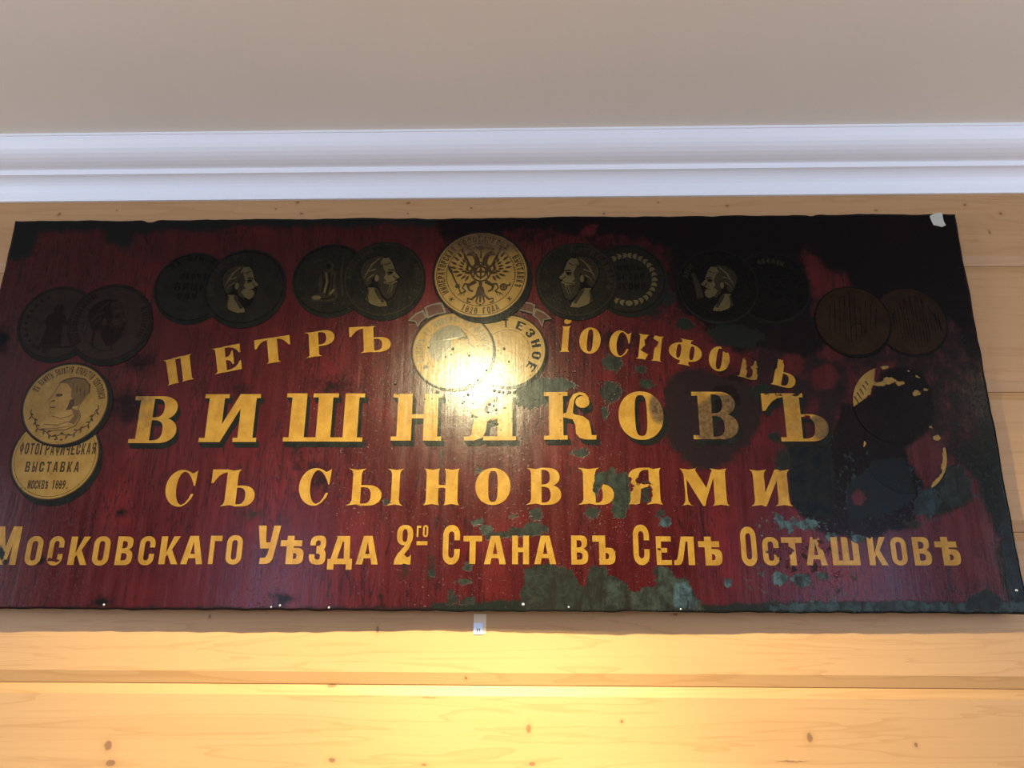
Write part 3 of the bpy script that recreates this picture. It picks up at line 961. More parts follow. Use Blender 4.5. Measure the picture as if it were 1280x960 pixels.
def sans(ch, tx=.33, ty=.165):
    ch = {'0': 'О', 'Й': 'И'}.get(ch, ch)
    if ch == 'О':
        return [[rrect(0, 0, 1, 1, .46, .26), rrect(tx, ty, 1 - tx, 1 - ty, .15, .10)]]
    if ch == 'С':
        o = rrect(0, 0, 1, 1, .46, .26)
        i = rrect(tx, ty, 1 - tx, 1 - ty, .15, .10)
        return [[(1, .61)] + o + [(1, .39), (1 - tx, .39)] + i[::-1] + [(1 - tx, .61)]]
    if ch == 'К':
        return [R(0, 0, tx, 1), [(tx - .03, .36), (.66, 1), (1, 1), (.62, .53), (1, 0), (.66, 0), (.42, .35), (tx - .03, .24)]]
    if ch == 'В':
        o = [(0, 0)] + EL(.5, .27, .5, .27, -90, 75, 12, 2.8) + [(.88, .52)] + EL(.5, .77, .45, .23, -65, 90, 12, 2.8) + [(0, 1)]
        return [[o, [(tx, ty)] + EL(tx + .12, .29, .22, .125, -90, 90, 8, 2.6) + [(tx, .415)], [(tx, .58)] + EL(tx + .1, .71, .20, .125, -90, 90, 8, 2.6) + [(tx, .835)]]]
    if ch == 'А':
        return [[[(0, 0), (.30, 1), (.70, 1), (1, 0), (.71, 0), (.66, .21), (.34, .21), (.29, 0)], [(.40, .36), (.5, .80), (.60, .36)]]]
    if ch == 'Г':
        return [R(0, 0, tx + .06, 1), R(0, .81, 1, 1)]
    if ch == 'П':
        return [R(0, 0, tx, 1), R(1 - tx, 0, 1, 1), R(0, .83, 1, 1)]
    if ch == 'М':
        return [[(0, 0), (0, 1), (.34, 1), (.5, .47), (.66, 1), (1, 1), (1, 0), (.76, 0), (.76, .52), (.6, 0), (.42, 0), (.24, .52), (.24, 0)]]
    if ch == 'У':
        return [[(0, 1), (.35, 1), (.40, .56), (.64, .56), (.64, .40), (.16, .40)], [(.69, 1), (1, 1), (.84, .4), (.75, .12), (.64, .03), (.48, 0), (.18, 0), (.20, .155), (.42, .165), (.50, .24), (.56, .42)]]
    if ch == 'Ѣ':
        return [R(.27, 0, .56, 1), R(0, .63, .90, .84), bowl(.5, 1, 0, .57, .29, .18, 2.8)]
    if ch == 'Ъ':
        return [R(.29, 0, .57, 1), R(0, .79, .5, 1), bowl(.5, 1, 0, .58, .28, .18, 2.8)]
    if ch == 'Ь':
        return [R(0, 0, tx, 1), bowl(tx - .05, 1, 0, .58, .32, .17, 2.8)]
    if ch == 'Ы':
        return [R(0, 0, .25, 1), bowl(.2, .68, 0, .58, .24, .17, 2.8), R(.76, 0, 1, 1)]
    if ch == 'З':
        return [bowl(.42, .97, .48, 1, .32, .165, 2.6), bowl(.42, 1, 0, .55, .34, .17, 2.6),
                [(.46, 1), (.22, .97), (.08, .88), (.03, .76), (.03, .66), (.36, .66), (.36, .78), (.46, .835)],
                [(.46, 0), (.20, .03), (.06, .12), (0, .24), (0, .35), (.34, .35), (.34, .22), (.46, .17)]]
    if ch == 'Д':
        return [[[(.36, 1), (.86, 1), (.90, .32), (1, .32), (1, 0), (.76, 0), (.76, .16), (.26, .16), (.26, 0), (0, 0), (0, .31), (.12, .31)], [(.57, .83), (.63, .83), (.66, .32), (.38, .32)]]]
    if ch == '2':
        return [[EL(.56, .74, .44, .26, p=2.5), EL(.56, .73, .14, .165, p=2.6)],
                [(.66, .52), (.97, .64), (.82, .42), (.55, .25), (.70, .18), (.84, .20), (.93, .25), (.91, 0), (.75, 0), (.57, .025), (.44, 0), (0, 0), (.05, .13), (.20, .27), (.50, .43)]]
    if ch == 'Т':
        return [R(0, .80, 1, 1), R(.34, 0, .66, 1)]
    if ch == 'Н':
        return [R(0, 0, tx + .02, 1), R(1 - tx - .02, 0, 1, 1), R(0, .42, 1, .58)]
    if ch == 'Е':
        return [R(0, 0, tx, 1), R(0, .82, 1, 1), R(0, 0, 1, .17), R(0, .43, .72, .59)]
    if ch == 'Л':
        return [[(.38, 1), (1, 1), (1, 0), (.69, 0), (.69, .82), (.60, .82), (.44, .18), (.34, .04), (.22, 0), (0, 0), (0, .15), (.14, .19), (.20, .32)]]
    if ch == 'Ш':
        return [R(0, 0, .24, 1), R(.38, 0, .62, 1), R(.76, 0, 1, 1), R(0, 0, 1, .17)]
    if ch == 'Р':
        return [R(0, 0, tx, 1), bowl(tx - .05, 1, .42, 1, .32, .16, 2.8)]
    if ch == 'Я':
        return [R(1 - tx, 0, 1, 1)] + flipx([bowl(tx - .05, 1, .42, 1, .32, .16, 2.8)]) + [[(0, 0), (.34, 0), (.62, .46), (.3, .46)]]
    if ch == 'И':
        return [R(0, 0, .30, 1), R(.70, 0, 1, 1), [(.28, 0), (.28, .35), (.72, 1), (.72, .65)]]
    if ch == 'Ф':
        return [R(.36, -.05, .64, 1.05), [EL(.5, .55, .5, .36), EL(.27, .55, .07, .20), EL(.73, .55, .07, .20)]]
    if ch == 'Ч':
        return [R(.68, 0, 1, 1), [(0, 1), (.32, 1), (.34, .58), (.7, .58), (.7, .40), (.2, .40), (.03, .52)]]
    if ch in 'І1':
        return [R(.3, 0, .7, 1)] + ([[(.3, 1), (.05, .82), (.3, .82)]] if ch == '1' else [])
    if ch == '8':
        return [[EL(.5, .5, .5, .5, p=2.6), EL(.5, .30, .17, .13), EL(.5, .72, .15, .11)]]
    if ch == '9':
        return [[EL(.5, .70, .5, .30, p=2.4), EL(.5, .70, .17, .13)], [(.68, .7), (1, .7), (.8, .25), (.5, 0), (.1, 0), (.1, .16), (.45, .2)]]
    if ch == '5':
        return [R(.05, .5, .35, 1), R(.05, .83, .95, 1), bowl(.05, 1, 0, .62, .3, .16)]
    if ch == '.':
        return [R(.3, 0, .7, .17)]
    if ch == ',':
        return [R(.3, -.1, .6, .17)]
    if ch == '*':
        return [R(.42, .1, .58, .9), [(.12, .26), (.2, .14), (.88, .74), (.8, .86)], [(.12, .74), (.2, .86), (.88, .26), (.8, .14)]]
    return []


def mapped(polys, fn):
    out = []
    for P in polys:
        if isinstance(P[0][0], (tuple, list)):
            out.append([[fn(*p) for p in L] for L in P])
        else:
            out.append([fn(*p) for p in P])
    return out


def densify(polys, step=.12):
    def d(L):
        o = []
        for i in range(len(L)):
            a, b = L[i], L[(i + 1) % len(L)]
            k = max(1, int(max(abs(a[0] - b[0]), abs(a[1] - b[1])) / step))
            for j in range(k):
                o.append((a[0] + (b[0] - a[0]) * j / k, a[1] + (b[1] - a[1]) * j / k))
        return o
    out = []
    for P in polys:
        out.append([d(L) for L in P] if isinstance(P[0][0], (tuple, list)) else d(P))
    return out


def box_map(L, Rr, yb, yt):
    u0, u1 = S(L)[0], S(Rr)[0]
    xm = (L[0] + Rr[0]) / 2
    v0, v1 = S((xm, yb))[1], S((xm, yt))[1]
    return lambda x, y: (u0 + (u1 - u0) * x, v0 + (v1 - v0) * y)


def quad_map(TL, TR, BR, BL):
    tl, tr, br, bl = S(TL), S(TR), S(BR), S(BL)

    def f(x, y):
        return tuple((bl[i] * (1 - x) + br[i] * x) * (1 - y) + (tl[i] * (1 - x) + tr[i] * x) * y for i in (0, 1))
    return f


L_LET = 0.0011


def letter(ch, polys, label, shadow=None):
    o = flat('letter', [(0, polys)], L_LET, sign, [M_GOLD], cut=0.008)
    o['label'] = label
    return o


def sweep(polys, du, dv):
    """drop shade to the lower right: the outline dragged along (du, dv)"""
    out = []
    for P in polys:
        for L in (P if isinstance(P[0][0], (tuple, list)) else [P]):
            n = len(L)
            for i in range(n):
                a, b = L[i], L[(i + 1) % n]
                q = [a, b, (b[0] + du, b[1] + dv), (a[0] + du, a[1] + dv)]
                ar = sum(q[k][0] * q[(k + 1) % 4][1] - q[(k + 1) % 4][0] * q[k][1] for k in range(4))
                if abs(ar) > 1e-9:
                    out.append(q)
        if isinstance(P[0][0], (tuple, list)):
            out.append([[(x + du, y + dv) for x, y in L] for L in P])
        else:
            out.append([(x + du, y + dv) for x, y in P])
    return out


row1 = [
    ('П', (203.9, 451.1), (239.8, 442.1), (243.1, 473.7), (208.6, 482.6)), ('Е', (264.6, 436.5), (299.6, 429.6), (302.6, 461.3), (268.4, 468.4)),
    ('Т', (317.8, 425.6), (361.9, 419.0), (364.6, 450.4), (320.5, 457.3)), ('Р', (379.8, 416.6), (417.5, 411.3), (419.5, 442.5), (381.2, 448.2)),
    ('Ъ', (436.3, 409.3), (487.5, 406.0), (488.8, 438.6), (437.5, 442.2)), ('І', (701.3, 408.2), (714.2, 407.6), (712.0, 440.2), (698.4, 440.2)),
    ('О', (725.8, 408.7), (752.0, 410.6), (749.3, 443.5), (722.7, 441.2)), ('С', (763.6, 411.6), (789.2, 415.4), (785.8, 448.4), (759.8, 444.6)),
    ('И', (797.3, 417.0), (830.1, 421.2), (826.8, 452.4), (794.4, 448.2)), ('Ф', (838.0, 420.6), (879.5, 428.0), (875.0, 460.0), (834.0, 452.5)),
    ('О', (888.6, 430.2), (914.0, 436.5), (910.0, 466.5), (884.0, 461.0)), ('В', (926.0, 440.5), (953.0, 448.0), (947.5, 477.0), (920.5, 469.5)),
    ('Ъ', (958.0, 444.5), (998.0, 455.0), (993.0, 487.0), (952.0, 477.0))]
for i, (ch, a, b, c, d) in enumerate(row1):
    w_ = 'ПЕТРЪ' if i < 5 else 'ІОСИФОВЪ'
    letter(ch, mapped(densify(fat(ch, 'thin')), quad_map(a, b, c, d)), 'gold serif letter %s of the curved top word %s' % (ch, w_))

row2 = [('В', (160.4, 552.7), (221.0, 535), 554, 495.5), ('И', (248.4, 551), (326.6, 494), 552.7, 493), ('Ш', (353.7, 551.2), (456.5, 492.6), 552, 491.9),
        ('Н', (488.2, 548.3), (551.2, 548.3), 550.4, 491.9), ('Я', (579.7, 546.8), (645, 547.5), 550.2, 491.7), ('К', (680, 547.5), (745.8, 546.8), 549.6, 490.1),
        ('О', (773.1, 518.6), (829.2, 518.6), 550, 489.4), ('В', (867.0, 545.3), (923.4, 536), 549, 489.6), ('Ъ', (951.3, 493.8), (1036.5, 537.5), 551.5, 491.4)]
for ch, a, b, yb, yt in row2:
    polys = mapped(fat(ch, 'slab'), box_map(a, b, yb, yt))
    o = letter(ch, polys, 'large gold slab letter %s with black drop shade' % ch)
    s_ = flat('drop_shade', [(0, sweep(polys, 0.0095, -0.0155))], 0.0005, o, [M_SHADOW], cut=0.02)
    s_['label'] = 'black drop shade below the letter'

row3 = [('С', (207, 612.3), (248, 589.3), 633.5, 587.5), ('Ъ', (264.4, 606), (318.8, 617.5), 633.2, 587), ('С', (373.7, 611.6), (414.9, 587), 632.2, 585.3),
        ('Ы', (432, 630), (503, 630), 632, 585.6), ('Н', (528.6, 630.6), (573.6, 630.6), 631.3, 585.3), ('О', (594.2, 607), (638, 607), 631, 584.8),
        ('В', (657.7, 630), (701.4, 617.5), 631, 584.8), ('Ь', (720.8, 585.6), (767.3, 617.5), 631.2, 584.8), ('Я', (785.4, 630), (828.9, 630), 631, 584.8),
        ('М', (851.6, 630.5), (912.3, 631.2), 632.4, 585.5), ('И', (935.5, 587.5), (991.4, 632), 632.7, 586.7)]
for i, (ch, a, b, yb, yt) in enumerate(row3):
    letter(ch, mapped(densify(fat(ch, 'flare'), .3), box_map(a, b, yb, yt)), 'gold flared letter %s of the third line' % ch)

SM, SB = 670.6, 706.2
row4 = [('М', (-12.5, 706), (20.6, 706), 706.3, 658.5), ('О', (32.3, 697), (55.8, 678.5), 707, 670.5), ('С', (60, 697), (81.9, 678.5), 707, 670.5),
        ('К', (84.6, 706), (108.6, 706), 706.4, 670.9), ('О', (115.6, 697), (138.8, 679.8), 707, 670.5), ('В', (143, 706), (165.4, 696), 706.5, 670.6),
        ('С', (172.8, 697), (194.9, 678.5), 706.6, 670.3), ('К', (198, 705), (221.8, 705), 705.4, 670.5), ('А', (225.4, 705.3), (252.9, 705), 705.4, 670),
        ('Г', (260, 705), (278.8, 670.5), 705.2, 669.8), ('О', (282.2, 697), (304, 678.5), 705.8, 669.2), ('У', (324, 657.3), (351.8, 657.3), 705.1, 657.2),
        ('Ѣ', (351.4, 678.5), (379.3, 695.8), 705.3, 669.9), ('З', (386, 698.4), (408.3, 678.5), 705.8, 669.6), ('Д', (408.6, 711), (439.9, 699.8), 712, 669.9),
        ('А', (444.4, 705), (471.8, 705), 705.4, 669.7), ('2', (491.5, 705), (516.3, 666.6), 705.4, 656), ('Г', (520.5, 670.5), (526.4, 657.3), 671, 656.9),
        ('О', (528.4, 664), (535, 664), 671.2, 656), ('С', (553.4, 681), (575, 666.6), 705.4, 656), ('Т', (579.2, 673), (602.6, 673), 704.8, 669.5),
        ('А', (604.8, 705), (632.3, 705), 705.2, 669.6), ('Н', (640, 705), (661.2, 705), 705.3, 669.5), ('А', (667.9, 705), (695.3, 705), 705.3, 669.6),
        ('В', (713.7, 672), (735.2, 695.8), 705.8, 669.5), ('Ъ', (740.2, 672), (769.2, 695.8), 705.9, 669.6), ('С', (791, 673), (812.2, 695.8), 706.5, 656),
        ('Е', (819.4, 672), (840, 704), 706.3, 670.5), ('Л', (842.8, 705), (869, 705), 706.4, 670.7), ('Ѣ', (872.5, 680), (903.2, 697), 706.8, 670.8),
        ('О', (925.2, 670.5), (947.2, 697), 707.5, 658.3), ('С', (953.5, 686.5), (975, 695.8), 706.8, 671), ('Т', (976.4, 673), (1002.5, 674.5), 706.6, 671.4),
        ('А', (1008.9, 706.4), (1035.5, 706.4), 706.5, 671.2), ('Ш', (1038.1, 672), (1076.6, 706), 706.4, 671.2), ('К', (1084.3, 678.5), (1111.4, 706), 706.4, 671),
        ('О', (1113, 678.5), (1135.3, 697), 706.6, 671.2), ('В', (1139.7, 672), (1166, 698.4), 706.6, 671), ('Ѣ', (1168.6, 678.5), (1202.7, 698.4), 706.6, 670.8)]
for i, (ch, a, b, yb, yt) in enumerate(row4):
    polys = mapped(densify(sans(ch), .4), box_map(a, b, yb, yt))
    letter(ch, polys, 'gold sans letter %s of the bottom line' % ch if ch != '2' else 'gold numeral 2 of the bottom line')
o = flat('dash', [(0, [[S((520.5, 681.2)), S((534, 681.2)), S((534.1, 676.2)), S((520.5, 676.2))]])], L_LET, sign, [M_GOLD], cut=0.01)
o['label'] = 'short gold dash under the raised ending'

# ------------------------------------------------------------------ medals


class Medal:
    """painted medal: face, drop shade, rim and what is drawn on it, in units of its radius"""

    def __init__(s, c, rx, face, lift, label, shade=(0.10, -0.13), shade_mat=None, rim_mat=None):
        u, v = S(c)
        s.u, s.v = u, v
        s.r = abs(S((c[0] + rx, c[1]))[0] - S((c[0] - rx, c[1]))[0]) / 2
        s.lift = lift
        disc = [(x, y) for x, y in EL(0, 0, 1, 1, n=72)]
        s.o = flat('medal', [(0, [mapped([disc], s.f)[0]])], lift, sign, [face], cut=0.010)
        s.o['label'] = label
        if shade:
            sh = EL(shade[0], shade[1], 1.01, 1.01, n=60)
            out = EL(0, 0, 1.035, 1.035, n=60)
            flat('drop_shade', [(0, mapped([sh], s.f)), (0, mapped([out], s.f))], lift - 0.0003, s.o, [shade_mat or M_SHADOW], cut=0.02)
        if rim_mat:
            s.add('rim', [(0, [[EL(0, 0, .985, .985, n=64), EL(0, 0, .955, .955, n=64)]])], [rim_mat])

    def f(s, x, y):
        return (s.u + s.r * x, s.v + s.r * y)

    def add(s, name, groups, mats, up=0.0003, label=None, cut=0.0):
        g = [(mi, mapped(P, s.f)) for mi, P in groups]
        o = flat(name, g, s.lift + up, s.o, mats, cut=cut)
        if label:
            o['label'] = label
        return o


def ring_text(text, r0, r1, a0, a1, wf=0.72):
    """letters around a circle; angles in degrees clockwise from the top, a0 -> a1; read from inside"""
    out = []
    n = len(text)
    for i, ch in enumerate(text):
        if ch == ' ':
            continue
        step = (a1 - a0) / n
        am = math.radians(a0 + step * (i + 0.5))
        half = math.radians(abs(step)) * wf / 2
        G = densify(sans(ch, .36, .17), .5)

        def fn(x, y, am=am, half=half):
            if a1 > a0:
                a = am + (x - .5) * 2 * half
                r = r0 + (r1 - r0) * y
            else:
                a = am - (x - .5) * 2 * half
                r = r1 - (r1 - r0) * y
            return (r * math.sin(a), r * math.cos(a))
        out += mapped(G, fn)
    return out


def line_text(text, x0, x1, y0, y1, wf=0.74, sag=0.0):
    out = []
    n = len(text)
    for i, ch in enumerate(text):
        if ch == ' ':
            continue
        w_ = (x1 - x0) / n
        xa = x0 + w_ * (i + (1 - wf) / 2)

        def fn(x, y, xa=xa, w_=w_):
            X = xa + x * w_ * wf
            t_ = (X - (x0 + x1) / 2) / ((x1 - x0) / 2)
            return (X, y0 + (y1 - y0) * y - sag * (1 - t_ * t_))
        out += mapped(sans(ch, .36, .17), fn)
    return out


def stroke(pts, w0, w1=None):
    """tapered ribbon along a polyline"""
    w1 = w0 if w1 is None else w1
    n = len(pts)
    L, Rr = [], []
    for i, p in enumerate(pts):
        a = pts[max(i - 1, 0)]
        b = pts[min(i + 1, n - 1)]
        dx, dy = b[0] - a[0], b[1] - a[1]
        l = math.hypot(dx, dy) or 1
        w_ = w0 + (w1 - w0) * i / max(n - 1, 1)
        L.append((p[0] - dy / l * w_, p[1] + dx / l * w_))
        Rr.append((p[0] + dy / l * w_, p[1] - dx / l * w_))
    return L + Rr[::-1]


def leaf(x, y, a, l, w_):
    ca, sa = math.cos(a), math.sin(a)
    pts = []
    for t_ in (0, .2, .5, .8, 1):
        pts.append((t_ * l, w_ * math.sin(math.pi * t_ ** .8)))
    for t_ in (.8, .5, .2):
        pts.append((t_ * l, -w_ * math.sin(math.pi * t_ ** .8)))
    return [(x + ca * p - sa * q, y + sa * p + ca * q) for p, q in pts]


def wreath(r, a0, a1, n, l=.13, w_=.03):
    """leaves along an arc, degrees clockwise from top"""
    out = []
    for i in range(n):
        a = math.radians(a0 + (a1 - a0) * i / (n - 1))
        x, y = r * math.sin(a), r * math.cos(a)
        tang = -a if a1 > a0 else math.pi - a
        out.append(leaf(x, y, tang + .55, l, w_))
        out.append(leaf(x, y, tang - .55, l, w_))
        out.append(leaf(x, y, tang, l * .9, w_ * .8))
    return out


def bearded(mir=False, beard=True, whisk=0.0):
    """profile of a man facing left: (light, mid, deep) polygons"""
    head = [(-.13, .62), (-.24, .50), (-.29, .36), (-.335, .27), (-.33, .22), (-.40, .13), (-.465, .06), (-.45, .015), (-.40, -.01), (-.435, -.08), (-.40, -.13), (-.41, -.19), (-.37, -.25), (-.36, -.36),
            (-.29, -.52), (-.20, -.58), (-.15, -.64), (-.20, -.76), (.04, -.79), (.24, -.72), (.43, -.60), (.39, -.42), (.40, -.26), (.48, -.12), (.56, .06), (.60, .24), (.55, .42), (.43, .56), (.26, .64), (.08, .67)]
    face = [(-.13, .60), (-.22, .49), (-.27, .36), (-.31, .26), (-.30, .22), (-.38, .12), (-.44, .06), (-.43, .03), (-.36, .00), (-.30, -.06), (-.16, -.10), (-.05, -.12), (.02, .02), (.04, .16), (.02, .30), (.08, .44), (.02, .58)]
    neck = [(-.13, -.64), (-.17, -.75), (.04, -.77), (.23, -.70), (.41, -.59), (.37, -.42), (.36, -.24), (.20, -.24), (.08, -.30), (.00, -.50)]
    hair = [(-.02, .62), (.08, .65), (.26, .62), (.42, .54), (.53, .40), (.57, .24), (.53, .06), (.45, -.12), (.38, -.22), (.28, -.14), (.26, .02), (.18, .10), (.10, .16), (.06, .30), (.10, .44)]
    beardp = [(-.34, -.03), (-.41, -.08), (-.38, -.13), (-.39, -.19), (-.35, -.26), (-.34, -.36), (-.27, -.50), (-.18, -.56), (-.08, -.50), (.02, -.36), (.08, -.20), (.10, .00), (.04, .04), (-.02, -.08), (-.14, -.08), (-.26, -.04)]
    ear = EL(.14, .02, .055, .10)
    eye = [[(-.27, .20), (-.16, .20), (-.14, .16), (-.22, .14)], [(-.30, .26), (-.14, .27), (-.12, .24), (-.28, .23)], stroke([(-.36, .02), (-.30, .05), (-.28, .10)], .012)]
    locks = [stroke([(.10 + .06 * k, .58 - .05 * k), (.24 + .05 * k, .46 - .09 * k), (.38 + .03 * k, .34 - .11 * k)], .016, .006) for k in range(4)]
    locks += [stroke([(.18, .28), (.34, .22), (.46, .12)], .02, .006), stroke([(.22, .12), (.34, .04), (.40, -.08)], .018, .006)]
    blok = [stroke([(-.28 + .06 * k, -.12), (-.26 + .07 * k, -.26), (-.20 + .06 * k, -.40)], .014, .004) for k in range(4)]
    mous = [stroke([(-.38, -.06), (-.24, -.13), (-.12, -.14)], .022, .008)]
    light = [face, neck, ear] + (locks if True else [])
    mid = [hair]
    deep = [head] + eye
    if beard:
        mid.append(beardp)
        light += mous + blok[:2]
    else:
        light.append([(-.30, -.10), (-.36, -.18), (-.34, -.30), (-.24, -.38), (-.10, -.30), (.02, -.14), (-.05, -.10)])
        mid += [[(-.06, -.08), (.06, .06), (.12, -.06), (.08, -.24), (-.08, -.36), (-.16, -.26)]]
        deep += [stroke([(-.36, -.20), (-.26, -.19)], .012)]
    shade = [[(.03, .46), (-.02, .30), (-.08, .18), (-.04, .02), (-.12, -.07), (.02, -.08), (.08, .02), (.09, .16), (.06, .30)], [(.20, -.26), (.08, -.30), (.00, -.48), (-.10, -.64), (-.02, -.66), (.08, -.50), (.16, -.38)],
             [(-.27, .20), (-.20, .22), (-.10, .20), (-.14, .10), (-.24, .12)], [(.30, -.66), (.41, -.59), (.37, -.42), (.36, -.26), (.31, -.30), (.33, -.50)], stroke([(-.20, .46), (-.08, .40), (.0, .42)], .016, .006)]
    deep = [head] + shade + eye
    if mir:
        light, mid, deep = flipx(light, 0), flipx(mid, 0), flipx(deep, 0)
    return head if not mir else flipx([head], 0)[0], light, mid, deep


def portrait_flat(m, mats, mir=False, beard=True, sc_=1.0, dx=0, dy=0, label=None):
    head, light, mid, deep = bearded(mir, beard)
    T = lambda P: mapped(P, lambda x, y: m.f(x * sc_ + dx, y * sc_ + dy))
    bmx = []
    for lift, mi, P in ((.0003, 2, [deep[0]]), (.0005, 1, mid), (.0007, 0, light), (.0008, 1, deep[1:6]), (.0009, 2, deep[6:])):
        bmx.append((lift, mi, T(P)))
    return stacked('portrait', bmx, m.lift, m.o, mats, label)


def stacked(name, layers, lift, parent, mats, label=None):
    """several flat layers a hair apart in one mesh"""
    bm = bmesh.new()
    kk = 0
    for up, mi, polys in layers:
        for loops in polys:
            kk += 1
            if not isinstance(loops[0][0], (tuple, list)):
                loops = [loops]
            tl = [[Vector((p[0], p[1], 0)) for p in lp] for lp in loops]
            vs = [bm.verts.new(sheet_loc(p.x, p.y, lift + up + kk * 3e-6)) for lp in tl for p in lp]
            for tri in tessellate_polygon(tl):
                try:
                    f = bm.faces.new([vs[k] for k in tri])
                    f.material_index = mi
                except ValueError:
                    pass
    bm.normal_update()
    for f in bm.faces:
        if f.normal.y > 0:
            f.normal_flip()
    me_ = bpy.data.meshes.new(name)
    bm.to_mesh(me_)
    bm.free()
    add_fields(me_, ROOT)
    o = link(name, me_, mats, parent)
    if label:
        o['label'] = label
    return o


B0, B1, B2 = 0.0011, 0.0026, 0.0042
def inscriptions(m, mat, *texts):
    for P in texts:
        m.add('inscription', [(0, P)], [mat])


BR = [M_LITE, M_MID, M_DEEP]
RB = [M_DARKR, M_DARKR, M_RDEEP]

# upper row, from the left edge
m = Medal((72, 404), 47.5, M_DARKR, B0, 'dull reddish brown medal with a standing figure, partly covered', (0.04, -0.10), rim_mat=M_RDEEP)
fig = [[(-.10, .50), (.06, .52), (.12, .38), (.06, .28), (.20, .18), (.24, -.05), (.16, -.10), (.22, -.62), (-.34, -.62), (-.24, -.10), (-.34, .02), (-.28, .20), (-.12, .30), (-.16, .40)],
       [(.10, .10), (.46, -.02), (.46, -.10), (.10, -.02)], R(-.5, -.70, .5, -.64)]
m.add('figure', [(0, fig)], [M_RDEEP])
m.add('inscription', [(0, wreath(.80, 190, 330, 12, .10, .02))], [M_RDEEP])
m = Medal((138, 404), 50.5, M_DARKR, B1, 'dull reddish brown medal with a head facing right', (0.05, -0.11), rim_mat=M_RDEEP)
portrait_flat(m, [M_DARKR, M_RDEEP, M_RDEEP], True, True, .95)
inscriptions(m, M_RDEEP, ring_text('ННННННННН', .78, .92, 230, 330), ring_text('НННННН', .78, .92, 60, 120))

m = Medal((240, 359), 46, M_DARKM, B0, 'black bronze medal bearing lines of lettering, partly covered', (0.03, -0.09), rim_mat=M_DEEP)
inscriptions(m, M_DEEP, line_text('ВИШН', -.50, .40, -.10, .14), line_text('ОВУ', -.40, .20, -.36, -.16), line_text('МАНУФ', -.40, .40, .22, .40), ring_text('ЗА МАНУФА', .78, .93, -50, 50))
m.add('rim_light', [(0, [[EL(0, 0, .74, .74, n=48), EL(0, 0, .72, .72, n=48)]])], [M_DARKM])
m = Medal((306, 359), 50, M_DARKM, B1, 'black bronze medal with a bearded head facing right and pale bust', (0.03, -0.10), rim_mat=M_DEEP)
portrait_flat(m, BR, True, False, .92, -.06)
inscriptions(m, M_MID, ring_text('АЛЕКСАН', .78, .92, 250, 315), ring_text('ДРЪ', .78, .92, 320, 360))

m = Medal((414, 349), 47, M_DARKM, B0, 'black bronze medal with a draped seated figure, partly covered', (0.02, -0.10), rim_mat=M_DEEP)
fig = [[(-.20, .46), (-.06, .52), (.04, .42), (.02, .28), (.14, .16), (.10, -.10), (.22, -.50), (.16, -.66), (-.46, -.66), (-.50, -.50), (-.28, -.42), (-.34, -.10), (-.30, .14), (-.16, .26)],
       stroke([(.28, .62), (.26, .1), (.34, -.5)], .03), stroke([(-.5, .5), (-.3, .56), (-.1, .62)], .03, .01)]
m.add('figure', [(0, [fig[0]]), (1, fig[1:])], [M_MID, M_MID])
m.add('drapery', [(0, [stroke([(-.24, .2), (-.18, -.1), (-.22, -.4)], .02), stroke([(-.06, .2), (-.02, -.1), (-.10, -.5)], .02), stroke([(-.4, -.56), (-.1, -.58), (.15, -.5)], .02), EL(-.10, .38, .07, .09), stroke([(.04, .1), (.04, -.2), (.06, -.5)], .016)]),
                   (1, [stroke([(-.15, .2), (-.10, -.1), (-.15, -.4)], .022), stroke([(.0, -.45), (.1, -.3)], .03), EL(-.34, -.54, .12, .06)])], [M_DEEP, M_LITE], 0.0006)
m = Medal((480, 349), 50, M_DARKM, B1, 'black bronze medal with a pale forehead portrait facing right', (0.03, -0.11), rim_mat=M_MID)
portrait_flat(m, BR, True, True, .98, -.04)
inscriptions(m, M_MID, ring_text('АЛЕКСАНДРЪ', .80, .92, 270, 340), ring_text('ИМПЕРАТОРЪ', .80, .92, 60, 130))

# right of the centre
m = Medal((785, 349), 47, M_DARKM, B0, 'black bronze medal with a laurel wreath around lettering', (0.05, -0.10), rim_mat=M_DEEP)
m.add('wreath', [(0, wreath(.70, 0, 172, 15, .15, .036)), (0, wreath(.70, 0, -172, 15, .15, .036))], [M_LITE])
inscriptions(m, M_DEEP, line_text('ЩЕСТВО', -.48, .46, -.02, .16), line_text('НЯКОВУ', -.52, .48, -.32, -.12), line_text('МИЛЬ', -.30, .40, .26, .42))
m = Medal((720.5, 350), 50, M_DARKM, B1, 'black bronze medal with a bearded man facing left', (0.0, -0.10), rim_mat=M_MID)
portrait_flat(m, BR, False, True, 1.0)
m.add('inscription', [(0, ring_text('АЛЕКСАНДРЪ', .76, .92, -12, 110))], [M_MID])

m = Medal((964, 358), 47, M_BLKM, B0, 'nearly black medal with a faint sprig at its top', (0.03, -0.08), rim_mat=None)
m.add('sprig', [(0, wreath(.76, -24, 24, 6, .14, .035))], [M_MID])
m = Medal((897, 357), 49, M_BLKM, B1, 'nearly black medal with a pale curly haired head facing left', (0.0, -0.08), rim_mat=M_DEEP)
portrait_flat(m, [M_LITE, M_MID, M_DEEP], False, False, .92, -.02, -.02)
inscriptions(m, M_MID, ring_text('АЛЕКС', .78, .92, -75, -45))
m.add('sheen_stroke', [(0, [stroke([(-.62, .35), (-.52, .0), (-.46, -.35)], .05, .09)])], [M_MID])

